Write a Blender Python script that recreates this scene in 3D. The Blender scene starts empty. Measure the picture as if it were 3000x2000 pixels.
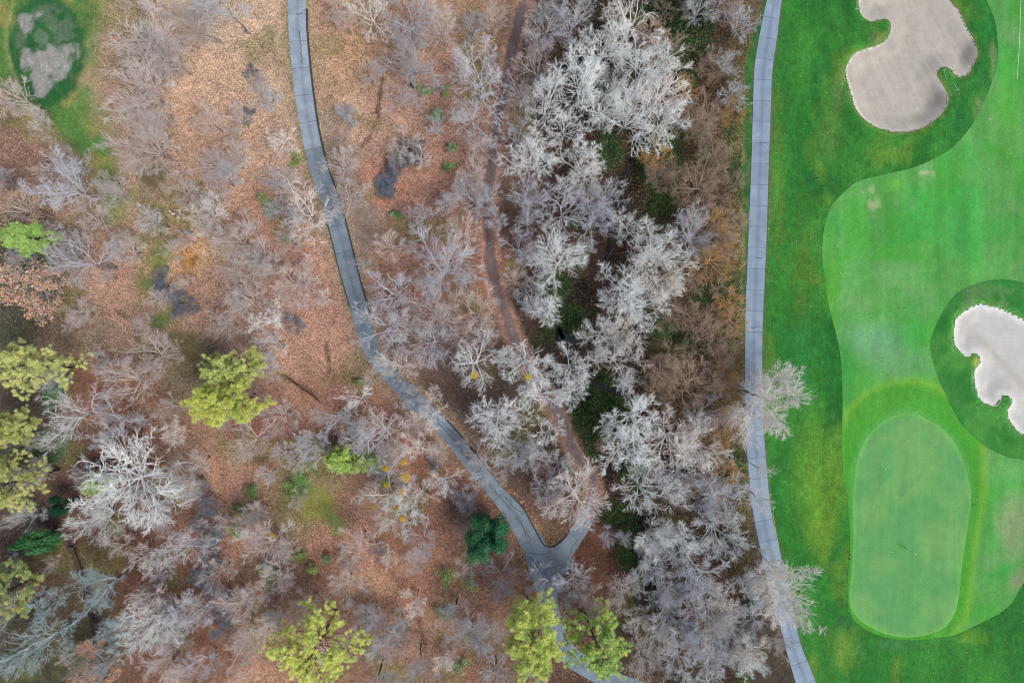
import bpy, math, random
import numpy as np
from mathutils import Vector
from mathutils.geometry import delaunay_2d_cdt

S = 18.0            # photograph pixels per metre on the ground
CAMH = 111.0        # drone height
SC = bpy.context.scene
COL = SC.collection
RS = np.random.RandomState(7)
random.seed(7)

# ------------------------------------------------------------ camera, sky, sun
cam_d = bpy.data.cameras.new("camera"); cam = bpy.data.objects.new("camera", cam_d)
COL.objects.link(cam); cam.location = (0, 0, CAMH)
cam_d.sensor_width = 36.0; cam_d.lens = 18.0 * CAMH / (1500.0 / S)
cam_d.clip_end = 9000; cam_d.clip_start = 0.5
SC.camera = cam
SUN_EL, SUN_AZ = math.radians(56), math.radians(125)      # azimuth clockwise from image top
world = bpy.data.worlds.new("World"); SC.world = world; world.use_nodes = True
wn = world.node_tree; bg = wn.nodes["Background"]
sky = wn.nodes.new("ShaderNodeTexSky"); sky.sky_type = 'NISHITA'; sky.sun_disc = False
sky.sun_elevation = SUN_EL; sky.sun_rotation = SUN_AZ; sky.air_density = 1.0; sky.dust_density = 3.0
wn.links.new(sky.outputs[0], bg.inputs[0]); bg.inputs[1].default_value = 0.11
sun_d = bpy.data.lights.new("sun", 'SUN'); sun = bpy.data.objects.new("sun", sun_d); COL.objects.link(sun)
sun_d.energy = 2.75; sun_d.angle = math.radians(22); sun_d.color = (1.0, 0.96, 0.92)
_d = Vector((math.sin(SUN_AZ) * math.cos(SUN_EL), math.cos(SUN_AZ) * math.cos(SUN_EL), math.sin(SUN_EL)))
sun.rotation_euler = _d.to_track_quat('Z', 'Y').to_euler(); sun.location = (40, -40, 90)
SC.view_settings.view_transform = 'Standard'; SC.view_settings.look = 'None'
SC.view_settings.gamma = 1.0; SC.view_settings.use_curve_mapping = False
SC.view_settings.exposure = 0.12
SC.cycles.filter_width = 1.1; SC.cycles.max_bounces = 8; SC.cycles.diffuse_bounces = 6; SC.cycles.transparent_max_bounces = 4

# ------------------------------------------------------------ helpers
def lin(c):
    c = np.asarray(c, float) / 255.0
    return np.where(c <= 0.04045, c / 12.92, ((c + 0.055) / 1.055) ** 2.4)
def X(px): return (np.asarray(px, float) - 1500.0) / S
def Y(py): return (1000.0 - np.asarray(py, float)) / S
def W(px, py, z=0.0):
    """ground-plan point of something seen at pixel (px,py) and standing z metres high"""
    k = 1.0 - z / CAMH
    return float(X(px)) * k, float(Y(py)) * k
def _hash(ix, iy, seed):
    h = (ix.astype(np.int64) * 374761393 + iy.astype(np.int64) * 668265263 + seed * 1442695041) & 0xffffffff
    h = ((h ^ (h >> 13)) * 1274126177) & 0xffffffff
    return ((h ^ (h >> 16)) & 0xffff) / 65535.0
def vnoise(x, y, seed):
    ix = np.floor(x); iy = np.floor(y); fx = x - ix; fy = y - iy
    fx = fx * fx * (3 - 2 * fx); fy = fy * fy * (3 - 2 * fy)
    a = _hash(ix, iy, seed); b = _hash(ix + 1, iy, seed); c = _hash(ix, iy + 1, seed); d = _hash(ix + 1, iy + 1, seed)
    return (a * (1 - fx) + b * fx) * (1 - fy) + (c * (1 - fx) + d * fx) * fy
def fbm(x, y, size, octv=4, seed=0):
    r = np.zeros_like(x, dtype=float); a = 0.5; t = 0
    for o in range(octv):
        r += a * vnoise(x / size + 17.3 * o, y / size - 9.1 * o, seed + o); t += a; a *= 0.5; size *= 0.5
    return r / t
def sstep(a, b, x):
    t = np.clip((x - a) / (b - a), 0, 1); return t * t * (3 - 2 * t)
def mixc(a, b, t):
    t = np.asarray(t)[..., None]; return a * (1 - t) + b * t
def sdf_poly(x, y, poly):
    """signed distance to a closed polygon, negative inside (same units as input)"""
    P = np.asarray(poly, float); Q = np.roll(P, -1, 0)
    d = np.full(x.shape, 1e18); ins = np.zeros(x.shape, bool)
    for (ax, ay), (bx, by) in zip(P, Q):
        ex, ey = bx - ax, by - ay; wx, wy = x - ax, y - ay
        t = np.clip((wx * ex + wy * ey) / (ex * ex + ey * ey + 1e-12), 0, 1)
        d = np.minimum(d, (wx - ex * t) ** 2 + (wy - ey * t) ** 2)
        c = ((ay <= y) != (by <= y))
        with np.errstate(divide='ignore', invalid='ignore'):
            xi = ax + (y - ay) * ex / (ey if abs(ey) > 1e-12 else 1e-12)
        ins ^= c & (x < xi)
    d = np.sqrt(d); return np.where(ins, -d, d)
def dist_line(x, y, pts):
    d = np.full(x.shape, 1e18)
    for (ax, ay), (bx, by) in zip(pts[:-1], pts[1:]):
        ex, ey = bx - ax, by - ay; wx, wy = x - ax, y - ay
        t = np.clip((wx * ex + wy * ey) / (ex * ex + ey * ey + 1e-12), 0, 1)
        d = np.minimum(d, (wx - ex * t) ** 2 + (wy - ey * t) ** 2)
    return np.sqrt(d)
def smooth_closed(pts, step=6.0):
    """Catmull-Rom through closed pixel points"""
    P = np.asarray(pts, float); n = len(P); out = []
    for i in range(n):
        p0, p1, p2, p3 = P[i - 1], P[i], P[(i + 1) % n], P[(i + 2) % n]
        k = max(1, int(np.hypot(*(p2 - p1)) / step))
        for t in np.arange(k) / k:
            out.append(0.5 * (2 * p1 + (p2 - p0) * t + (2 * p0 - 5 * p1 + 4 * p2 - p3) * t * t + (3 * p1 - p0 - 3 * p2 + p3) * t ** 3))
    return np.array(out)
def smooth_open(pts, step=6.0):
    P = np.asarray(pts, float); n = len(P); out = []
    for i in range(n - 1):
        p0, p1, p2, p3 = P[max(i - 1, 0)], P[i], P[i + 1], P[min(i + 2, n - 1)]
        k = max(1, int(np.hypot(*(p2 - p1)[:2]) / step))
        for t in np.arange(k) / k:
            out.append(0.5 * (2 * p1 + (p2 - p0) * t + (2 * p0 - 5 * p1 + 4 * p2 - p3) * t * t + (3 * p1 - p0 - 3 * p2 + p3) * t ** 3))
    out.append(P[-1]); return np.array(out)

def mesh_np(name, verts, faces, k, colors=None, smooth=False, extra=None):
    """fast mesh: verts (N,3), faces (M,k), optional per-vertex colours"""
    verts = np.ascontiguousarray(verts, dtype=np.float32); faces = np.ascontiguousarray(faces, dtype=np.int32)
    me = bpy.data.meshes.new(name)
    me.vertices.add(len(verts)); me.vertices.foreach_set("co", verts.ravel())
    me.loops.add(faces.size); me.loops.foreach_set("vertex_index", faces.ravel())
    me.polygons.add(len(faces))
    me.polygons.foreach_set("loop_start", np.arange(0, faces.size, k, dtype=np.int32))
    me.polygons.foreach_set("loop_total", np.full(len(faces), k, dtype=np.int32))
    me.polygons.foreach_set("use_smooth", np.full(len(faces), bool(smooth), dtype=bool))
    if colors is not None:
        a = me.attributes.new("albedo", 'FLOAT_COLOR', 'POINT')
        c = np.ones((len(verts), 4), np.float32); c[:, :3] = colors; a.data.foreach_set("color", c.ravel())
    for nm, arr in (extra or {}).items():
        a = me.attributes.new(nm, 'FLOAT', 'POINT'); a.data.foreach_set("value", np.asarray(arr, np.float32))
    me.update(calc_edges=True); me.validate(); return me
def link(name, me, mat=None, parent=None, loc=None):
    o = bpy.data.objects.new(name, me); COL.objects.link(o)
    if mat is not None and me is not None and not me.materials: me.materials.append(mat)
    if parent is not None: o.parent = parent
    if loc is not None: o.location = loc
    return o
def tag(o, label=None, cat=None, group=None, kind=None):
    if label: o['label'] = label
    if cat: o['category'] = cat
    if group: o['group'] = group
    if kind: o['kind'] = kind
    return o
def empty(name, loc, rz=0.0):
    o = bpy.data.objects.new(name, None); COL.objects.link(o); o.location = loc
    o.rotation_euler = (0, 0, rz); o.empty_display_size = 0.3; return o

# ------------------------------------------------------------ materials
def nmat(name):
    m = bpy.data.materials.new(name); m.use_nodes = True; nt = m.node_tree
    b = nt.nodes["Principled BSDF"]; b.inputs["Roughness"].default_value = 0.85
    b.inputs["Specular IOR Level"].default_value = 0.25
    return m, nt, b
def N(nt, t, **kw):
    n = nt.nodes.new(t)
    for k, v in kw.items(): setattr(n, k, v)
    return n
def mathn(nt, op, a, b=None, clamp=False):
    n = nt.nodes.new("ShaderNodeMath"); n.operation = op; n.use_clamp = clamp
    for i, v in enumerate((a, b)):
        if v is None: continue
        if isinstance(v, (int, float)): n.inputs[i].default_value = v
        else: nt.links.new(v, n.inputs[i])
    return n.outputs[0]
def mulcol(nt, col, fac):
    n = nt.nodes.new("ShaderNodeVectorMath"); n.operation = 'SCALE'
    nt.links.new(col, n.inputs[0]); nt.links.new(fac, n.inputs[3]); return n.outputs[0]
def noise(nt, vec, scale, detail=3, rough=0.6):
    n = nt.nodes.new("ShaderNodeTexNoise"); n.inputs["Scale"].default_value = scale
    n.inputs["Detail"].default_value = detail; n.inputs["Roughness"].default_value = rough
    mp = nt.nodes.new("ShaderNodeMapping"); mp.inputs["Rotation"].default_value = (.62, .47, .3); mp.inputs["Location"].default_value = (3.1, 7.7, 5.3)   # keeps the lattice of the noise out of the ground plane
    nt.links.new(vec, mp.inputs["Vector"]); nt.links.new(mp.outputs[0], n.inputs["Vector"]); return n.outputs[0]
def maprange(nt, v, a, b, c, d):
    n = nt.nodes.new("ShaderNodeMapRange"); nt.links.new(v, n.inputs[0])
    for i, q in enumerate((a, b, c, d)): n.inputs[i + 1].default_value = q
    return n.outputs[0]

def streak(nt, pos, ang, sx, sy, lo, hi):
    """noise drawn out along one direction (mowing grain, rake marks)"""
    mp = N(nt, "ShaderNodeMapping"); nt.links.new(pos, mp.inputs["Vector"]); mp.inputs["Rotation"].default_value = (0, 0, math.radians(ang)); mp.inputs["Scale"].default_value = (sx, sy, 1)
    return maprange(nt, noise(nt, mp.outputs[0], 1.0, 3, .6), .32, .68, lo, hi)
def mat_ground():
    m, nt, b = nmat("ground_cover")
    geo = N(nt, "ShaderNodeNewGeometry"); pos = geo.outputs["Position"]
    at = N(nt, "ShaderNodeAttribute"); at.attribute_name = "albedo"
    li = N(nt, "ShaderNodeAttribute"); li.attribute_name = "litter"
    vo = N(nt, "ShaderNodeTexVoronoi"); vo.inputs["Scale"].default_value = 6.5; nt.links.new(pos, vo.inputs["Vector"])
    sep = N(nt, "ShaderNodeSeparateColor"); nt.links.new(vo.outputs["Color"], sep.inputs[0])
    fine = noise(nt, pos, 5.5, 2, 0.7); mid = noise(nt, pos, 0.9, 4, 0.65)
    lf = mathn(nt, 'MULTIPLY', maprange(nt, sep.outputs[0], 0, 1, 0.42, 1.6), maprange(nt, fine, 0.3, 0.7, 0.72, 1.28))
    gf = mathn(nt, "MULTIPLY", maprange(nt, fine, 0.3, 0.7, 0.72, 1.28), maprange(nt, noise(nt, pos, 2.4, 4, 0.75), .3, .7, .76, 1.24))
    gf = mathn(nt, "MULTIPLY", gf, streak(nt, pos, 2, 3.2, .55, .86, 1.14))
    mx = N(nt, "ShaderNodeMix"); nt.links.new(li.outputs["Fac"], mx.inputs[0]); nt.links.new(gf, mx.inputs[2]); nt.links.new(lf, mx.inputs[3])
    f = mathn(nt, 'MULTIPLY', mx.outputs[0], maprange(nt, mid, 0.3, 0.7, 0.82, 1.18))
    nt.links.new(mulcol(nt, at.outputs["Color"], f), b.inputs["Base Color"])
    bp = N(nt, "ShaderNodeBump"); bp.inputs["Strength"].default_value = 0.6; bp.inputs["Distance"].default_value = 0.08
    nt.links.new(fine, bp.inputs["Height"]); nt.links.new(bp.outputs[0], b.inputs["Normal"])
    b.inputs["Roughness"].default_value = 0.95
    return m
def mat_attr(name, fine_s=5.0, amp=0.2, mid_s=0.8, mamp=0.12, rough=0.9, bump=0.3, trans=0.0, st=None):
    m, nt, b = nmat(name)
    geo = N(nt, "ShaderNodeNewGeometry"); pos = geo.outputs["Position"]
    at = N(nt, "ShaderNodeAttribute"); at.attribute_name = "albedo"
    f1 = noise(nt, pos, fine_s, 3, 0.7); f2 = noise(nt, pos, mid_s, 3, 0.6)
    f = mathn(nt, 'MULTIPLY', maprange(nt, f1, 0.3, 0.7, 1 - amp, 1 + amp), maprange(nt, f2, 0.3, 0.7, 1 - mamp, 1 + mamp))
    for q in (st or ()): f = mathn(nt, 'MULTIPLY', f, streak(nt, pos, *q))
    nt.links.new(mulcol(nt, at.outputs["Color"], f), b.inputs["Base Color"])
    b.inputs["Roughness"].default_value = rough
    if bump:
        bp = N(nt, "ShaderNodeBump"); bp.inputs["Strength"].default_value = bump; bp.inputs["Distance"].default_value = 0.05
        nt.links.new(f1, bp.inputs["Height"]); nt.links.new(bp.outputs[0], b.inputs["Normal"])
    return m
def mat_leaf(name):
    """per-leaf colour attribute, object-wise variation, a little light through the leaf"""
    m, nt, b = nmat(name)
    at = N(nt, "ShaderNodeAttribute"); at.attribute_name = "albedo"
    oi = N(nt, "ShaderNodeObjectInfo")
    nt.links.new(mulcol(nt, at.outputs["Color"], maprange(nt, oi.outputs["Random"], 0, 1, 0.88, 1.12)), b.inputs["Base Color"])
    b.inputs["Roughness"].default_value = 0.6
    tr = N(nt, "ShaderNodeBsdfTranslucent"); nt.links.new(at.outputs["Color"], tr.inputs[0])
    mx = N(nt, "ShaderNodeMixShader"); mx.inputs[0].default_value = 0.25
    out = nt.nodes["Material Output"]; nt.links.new(b.outputs[0], mx.inputs[1]); nt.links.new(tr.outputs[0], mx.inputs[2])
    nt.links.new(mx.outputs[0], out.inputs[0]); return m
def mat_bark(name, c1, c2, scale=1.2, vary=0.16):
    m, nt, b = nmat(name)
    geo = N(nt, "ShaderNodeNewGeometry"); oi = N(nt, "ShaderNodeObjectInfo")
    n = noise(nt, geo.outputs["Position"], scale, 4, 0.7)
    mx = N(nt, "ShaderNodeMix"); mx.data_type = 'RGBA'
    nt.links.new(maprange(nt, n, 0.35, 0.65, 0, 1), mx.inputs[0])
    mx.inputs[6].default_value = (*lin(c1), 1); mx.inputs[7].default_value = (*lin(c2), 1)
    nt.links.new(mulcol(nt, mx.outputs[2], maprange(nt, oi.outputs["Random"], 0, 1, 1 - vary, 1 + vary)), b.inputs["Base Color"])
    b.inputs["Roughness"].default_value = 0.9
    return m
def mat_flat(name, c, rough=0.7, amp=0.12, scale=6.0, metal=0.0):
    m, nt, b = nmat(name)
    geo = N(nt, "ShaderNodeNewGeometry"); rgb = N(nt, "ShaderNodeRGB"); rgb.outputs[0].default_value = (*lin(c), 1)
    f = maprange(nt, noise(nt, geo.outputs["Position"], scale, 3), 0.3, 0.7, 1 - amp, 1 + amp)
    nt.links.new(mulcol(nt, rgb.outputs[0], f), b.inputs["Base Color"])
    b.inputs["Roughness"].default_value = rough; b.inputs["Metallic"].default_value = metal
    return m
def mat_concrete(name, c, c2):
    m, nt, b = nmat(name)
    geo = N(nt, "ShaderNodeNewGeometry"); oi = N(nt, "ShaderNodeObjectInfo")
    n1 = noise(nt, geo.outputs["Position"], 0.55, 4, 0.6); n2 = noise(nt, geo.outputs["Position"], 9, 3, 0.7)
    mx = N(nt, "ShaderNodeMix"); mx.data_type = 'RGBA'; nt.links.new(maprange(nt, n1, 0.35, 0.65, 0, 1), mx.inputs[0])
    mx.inputs[6].default_value = (*lin(c), 1); mx.inputs[7].default_value = (*lin(c2), 1)
    f = mathn(nt, 'MULTIPLY', maprange(nt, n2, 0.3, 0.7, 0.88, 1.12), maprange(nt, oi.outputs["Random"], 0, 1, 0.93, 1.06))
    # tyre-worn band along each slab (slab-local x is across the path)
    tc = N(nt, "ShaderNodeAttribute"); tc.attribute_name = "across"
    w = mathn(nt, 'ABSOLUTE', mathn(nt, 'SUBTRACT', tc.outputs["Fac"], -0.02))
    f = mathn(nt, 'MULTIPLY', f, maprange(nt, w, 0.0, 0.35, 0.82, 1.05))
    nt.links.new(mulcol(nt, mx.outputs[2], f), b.inputs["Base Color"])
    b.inputs["Roughness"].default_value = 0.8
    return m

M = {}
M['ground'] = mat_ground()
M['turf'] = mat_attr("turf", 4.0, 0.19, 1.1, 0.08, st=[(0, 2.0, .5, .95, 1.05), (0, .8, .1, .93, 1.07)])
M['green'] = mat_attr("putting_turf", 5.0, 0.13, 0.6, 0.07, bump=0.1, st=[(0, 1.2, .1, .95, 1.05)])
M['sand'] = mat_attr("sand", 8.0, 0.06, 0.9, 0.06, bump=0.4, st=[(62, .16, 3.0, .965, 1.035)])
M['leaf'] = mat_leaf("leaf")
M['litter'] = mat_attr("dry_leaf", 3.0, 0.15, 0.8, 0.1, rough=0.8, bump=0)
M['slab_r'] = mat_concrete("concrete_pale", (130, 147, 164), (116, 133, 150))
M['slab_l'] = mat_concrete("concrete_worn", (120, 132, 143), (100, 113, 125))
M['slab_lu'] = mat_concrete("concrete_worn_pale", (146, 158, 170), (126, 139, 152))
M['joint'] = mat_flat("joint_soil", (74, 78, 80), 0.95)
M['curb'] = mat_flat("shadow_toned_edging", (58, 62, 74), 0.8, 0.3, 3)  # kerb coloured dark, the shadow along it put into its colour
M['water'] = None
BARK = {'N': 'dark slate brush', 
 'W': (mat_bark("lichen_white_bark", (246, 248, 247), (226, 231, 229)), mat_bark("pale_trunk_bark", (190, 186, 178), (128, 122, 114))),
 'V': (mat_bark("warm_white_bark", (246, 241, 235), (220, 214, 207)), mat_bark("pale_trunk_bark_warm", (180, 172, 160), (118, 110, 100))),
 'G': (mat_bark("grey_twig_bark", (214, 216, 220), (178, 180, 188)), mat_bark("grey_trunk_bark", (150, 146, 144), (84, 78, 76))),
 'P': (mat_bark("mauve_twig_bark", (220, 210, 204), (190, 180, 176)), mat_bark("mauve_trunk_bark", (168, 158, 156), (110, 100, 98))),
 'T': (mat_bark("tan_twig_bark", (188, 168, 148), (152, 132, 116)), mat_bark("tan_trunk_bark", (140, 124, 108), (90, 78, 68))),
 'O': (mat_bark("orange_twig_bark", (206, 164, 112), (170, 134, 92)), mat_bark("orange_trunk_bark", (160, 128, 90), (110, 86, 60))),
 'B': (mat_bark("blue_grey_twig_bark", (138, 150, 164), (100, 108, 122)), mat_bark("blue_trunk_bark", (86, 90, 98), (50, 52, 58))),
 'Q': (mat_bark("pale_teal_twig_bark", (194, 214, 216), (156, 176, 182)), mat_bark("dark_teal_trunk_bark", (90, 98, 100), (44, 46, 48))),
 'Q2': (mat_bark("silver_twig_bark", (232, 236, 238), (204, 210, 214)), mat_bark("silver_trunk_bark", (170, 170, 170), (110, 108, 108))),
 'N': (mat_bark("slate_twig_bark", (138, 148, 164), (98, 106, 120)), mat_bark("slate_trunk_bark", (60, 62, 70), (34, 36, 42))),
 'D': (mat_bark("grey_twig_dark_bark", (190, 190, 194), (150, 150, 156)), mat_bark("black_trunk_bark", (48, 44, 44), (26, 24, 24))),
 'C': (mat_bark("pine_bark", (92, 76, 64), (60, 52, 46)), mat_bark("pine_trunk_bark", (88, 74, 62), (52, 44, 38))),
}

# ------------------------------------------------------------ outlines traced from the photograph (pixels)
def zt(ox, oy, pts): return [(ox + a / 3.136, oy + b / 3.136) for a, b in pts]
BUNK1 = zt(2250, 0, [(835, -20), (835, 60), (860, 140), (930, 195), (1000, 190), (1070, 175), (1120, 205), (1125, 280), (1080, 370), (1000, 420),
 (900, 450), (800, 490), (745, 560), (712, 640), (725, 740), (760, 850), (790, 960), (850, 1060), (960, 1150), (1080, 1200), (1200, 1218),
 (1320, 1205), (1450, 1160), (1560, 1080), (1630, 1000), (1655, 920), (1640, 850), (1590, 760), (1550, 690), (1570, 640), (1620, 620),
 (1680, 645), (1720, 690), (1770, 710), (1840, 680), (1880, 610), (1918, 530), (1920, 450), (1880, 350), (1830, 260), (1780, 150),
 (1735, 80), (1650, -5), (1500, -100), (1250, -150), (1000, -130), (870, -80)])
BUNK2 = zt(2250, 500, [(1930, 1225), (1830, 1270), (1740, 1340), (1705, 1420), (1698, 1500)]) + \
 zt(2250, 1000, [(1700, 0), (1730, 70), (1800, 130), (1850, 150), (1870, 110), (1920, 115), (1940, 160), (1930, 220), (1895, 270), (1900, 380),
 (1920, 500), (1980, 560), (2080, 595), (2130, 560), (2150, 500), (2210, 505), (2238, 560), (2195, 640), (2210, 720), (2280, 810), (2340, 858),
 (2500, 880), (2640, 760), (2700, 560), (2640, 300), (2560, 60)]) + zt(2250, 500, [(2520, 1450), (2400, 1390), (2300, 1340), (2200, 1290), (2100, 1255), (2010, 1235)])
FAIRWAY = [(3350, -300), (2860, -300), (2872, -60), (2889, 0), (2913, 57), (2921, 110), (2923, 160), (2907, 236), (2872, 319), (2840, 376), (2792, 430), (2728, 469), (2665, 494), (2570, 516), (2521, 529), (2489, 548),
 (2441, 596), (2422, 637), (2411, 691), (2409, 755), (2416, 819), (2424, 883), (2441, 946), (2454, 1000), (2462, 1048), (2467, 1112), (2468, 1191), (2467, 1287), (2468, 1367), (2473, 1415), (2483, 1462), (2484, 1500),
 (2490, 1570), (2488, 1640), (2482, 1707), (2486, 1770), (2505, 1819), (2553, 1851), (2617, 1870), (2680, 1874), (2745, 1866), (2792, 1860), (2843, 1838), (2888, 1815), (2920, 1800), (2961, 1768), (2992, 1717), (3030, 1660), (3080, 1580), (3350, 1400)]
ISLAND = zt(2250, 500, [(1490, 1568), (1530, 1450), (1600, 1300), (1720, 1140), (1900, 1040), (2100, 998), (2250, 1005), (2400, 1040)]) + [(3100, 860), (3200, 1000), (3240, 1200), (3200, 1340), (3100, 1380)] + \
 zt(2250, 1000, [(2420, 1100), (2200, 1060), (2000, 965), (1850, 835), (1740, 705), (1640, 505), (1570, 350), (1520, 200), (1495, 90)])
GREEN = zt(2250, 1000, [(1250, 660), (1400, 685), (1550, 765), (1680, 885), (1780, 1060), (1840, 1250), (1865, 1400), (1855, 1540)]) + \
 zt(2250, 1500, [(1835, 120), (1810, 280), (1780, 500), (1755, 750), (1715, 920), (1650, 1030), (1550, 1095), (1400, 1135), (1250, 1148), (1100, 1122), (950, 1062), (835, 980), (765, 880), (745, 750), (765, 580), (775, 400), (785, 200)]) + \
 zt(2250, 1000, [(775, 1500), (788, 1280), (815, 1100), (865, 950), (950, 825), (1080, 715)])
BUNK1 = smooth_closed(BUNK1, 5); BUNK2 = smooth_closed(BUNK2, 5); FAIRWAY = smooth_closed(FAIRWAY, 10)
ISLAND = smooth_closed(ISLAND, 8); GREEN = smooth_closed(GREEN, 8)

# right cart path: y, left edge, right edge
RP = [(-160, 2290, 2330), (-60, 2262, 2304), (0, 2247, 2290), (100, 2226, 2277), (200, 2210, 2263), (300, 2206, 2258), (400, 2203, 2255), (500, 2200, 2251), (700, 2192, 2245), (900, 2184, 2236), (1000, 2183, 2233),
      (1200, 2182, 2233), (1300, 2186, 2240), (1400, 2195, 2248), (1500, 2206, 2259), (1600, 2226, 2281), (1700, 2249, 2303), (1750, 2262, 2316), (1850, 2291, 2336), (1900, 2303, 2349), (2000, 2333, 2389), (2060, 2356, 2412), (2160, 2398, 2454)]
RPC = smooth_open([((a + b) / 2, y, (b - a)) for y, a, b in RP], 8)
LPC = smooth_open([(866, -150, 54), (868, -60, 54), (870, 0, 54), (871, 46, 53), (873, 100, 53), (882, 200, 53), (894, 300, 53), (911, 400, 51), (936, 500, 52), (972, 600, 50), (998, 700, 50), (1023, 800, 49), (1043, 870, 48), (1080, 1000, 48),
                   (1105, 1050, 46), (1172, 1130, 46), (1250, 1205, 46), (1313, 1270, 44), (1378, 1350, 46), (1418, 1400, 44), (1461, 1450, 46), (1503, 1500, 56), (1543, 1562, 62), (1582, 1640, 74), (1600, 1730, 60), (1610, 1800, 62),
                   (1632, 1867, 60), (1665, 1915, 58), (1730, 1960, 56), (1830, 2005, 54), (1960, 2045, 54), (2080, 2070, 54)], 8)
TRAIL = smooth_open([(1545, -120), (1536, 0), (1522, 60), (1503, 130), (1482, 250), (1462, 330), (1447, 420), (1440, 490), (1427, 560), (1430, 640), (1436, 720), (1440, 780), (1456, 850), (1482, 920), (1510, 1000), (1550, 1080), (1600, 1160), (1645, 1225), (1668, 1290), (1700, 1350), (1735, 1400), (1738, 1450), (1712, 1510)], 10)
CREEK = smooth_open([(1945, -140), (1930, 20), (1900, 150), (1905, 260), (1880, 380), (1845, 480), (1800, 580), (1790, 700), (1800, 820), (1870, 930), (1880, 962), (1850, 985), (1780, 1010), (1660, 990), (1640, 960), (1670, 1060), (1740, 1120), (1860, 1180), (1900, 1260), (1905, 1330), (1890, 1480), (1880, 1600), (1878, 1650), (1900, 1700), (1875, 1745), (1900, 1830), (1960, 1960), (2000, 2100)], 12)

def terrain(px, py):
    """gentle rise and fall, bunker hollows, creek bed"""
    x = X(px); y = Y(py)
    wood = sstep(2190, 2100, px)
    h = (fbm(x, y, 26, 2, 50) - 0.5) * 1.0 * wood
    dc = dist_line(px, py, CREEK[::3]) / S
    h = h - 1.5 * (1 - sstep(0.7, 3.4, dc)) * wood
    path = np.minimum(np.minimum(dist_line(px, py, LPC[::3, :2]), dist_line(px, py, RPC[::4, :2])), dist_line(px, py, [(1600, 1640), (1650, 1615), (1700, 1560), (1716, 1510)])) / S
    h = h * sstep(2.0, 6.0, path)
    near1 = (px > 2400) & (px < 3120)
    if near1.any():
        m = near1
        for B, cy0, cy1 in ((BUNK1, -120, 500), (BUNK2, 780, 1400)):
            mm = m & (py > cy0) & (py < cy1)
            if not mm.any(): continue
            d = sdf_poly(px[mm], py[mm], B[::2]) / S
            lip = 0.32 * np.exp(-((d - 1.0) / 1.1) ** 2) * (d > 0) + 0.0
            low = -1.35 * sstep(0.15, 0.9, -d)
            h[mm] += np.where(d > 0, lip * sstep(0, 0.8, d), low)
    return h

# ------------------------------------------------------------ ground sheet
def axis(lo, hi, step, far):
    a = list(np.arange(lo, hi + step * .5, step)); s = step; v = a[-1]; w = a[0]
    up = []; dn = []
    while v < far: s *= 1.22; v += s; up.append(v)
    s = step
    while w > -far: s *= 1.22; w -= s; dn.append(w)
    return np.array(dn[::-1] + a + up)
gx = axis(-90, 90, 0.38, 3500); gy = axis(-62, 62, 0.38, 3500)
GX, GY = np.meshgrid(gx, gy); nx, ny = len(gx), len(gy)
PX = GX * S + 1500; PY = 1000 - GY * S
px = PX.ravel(); py = PY.ravel(); x = GX.ravel(); y = GY.ravel()

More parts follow.
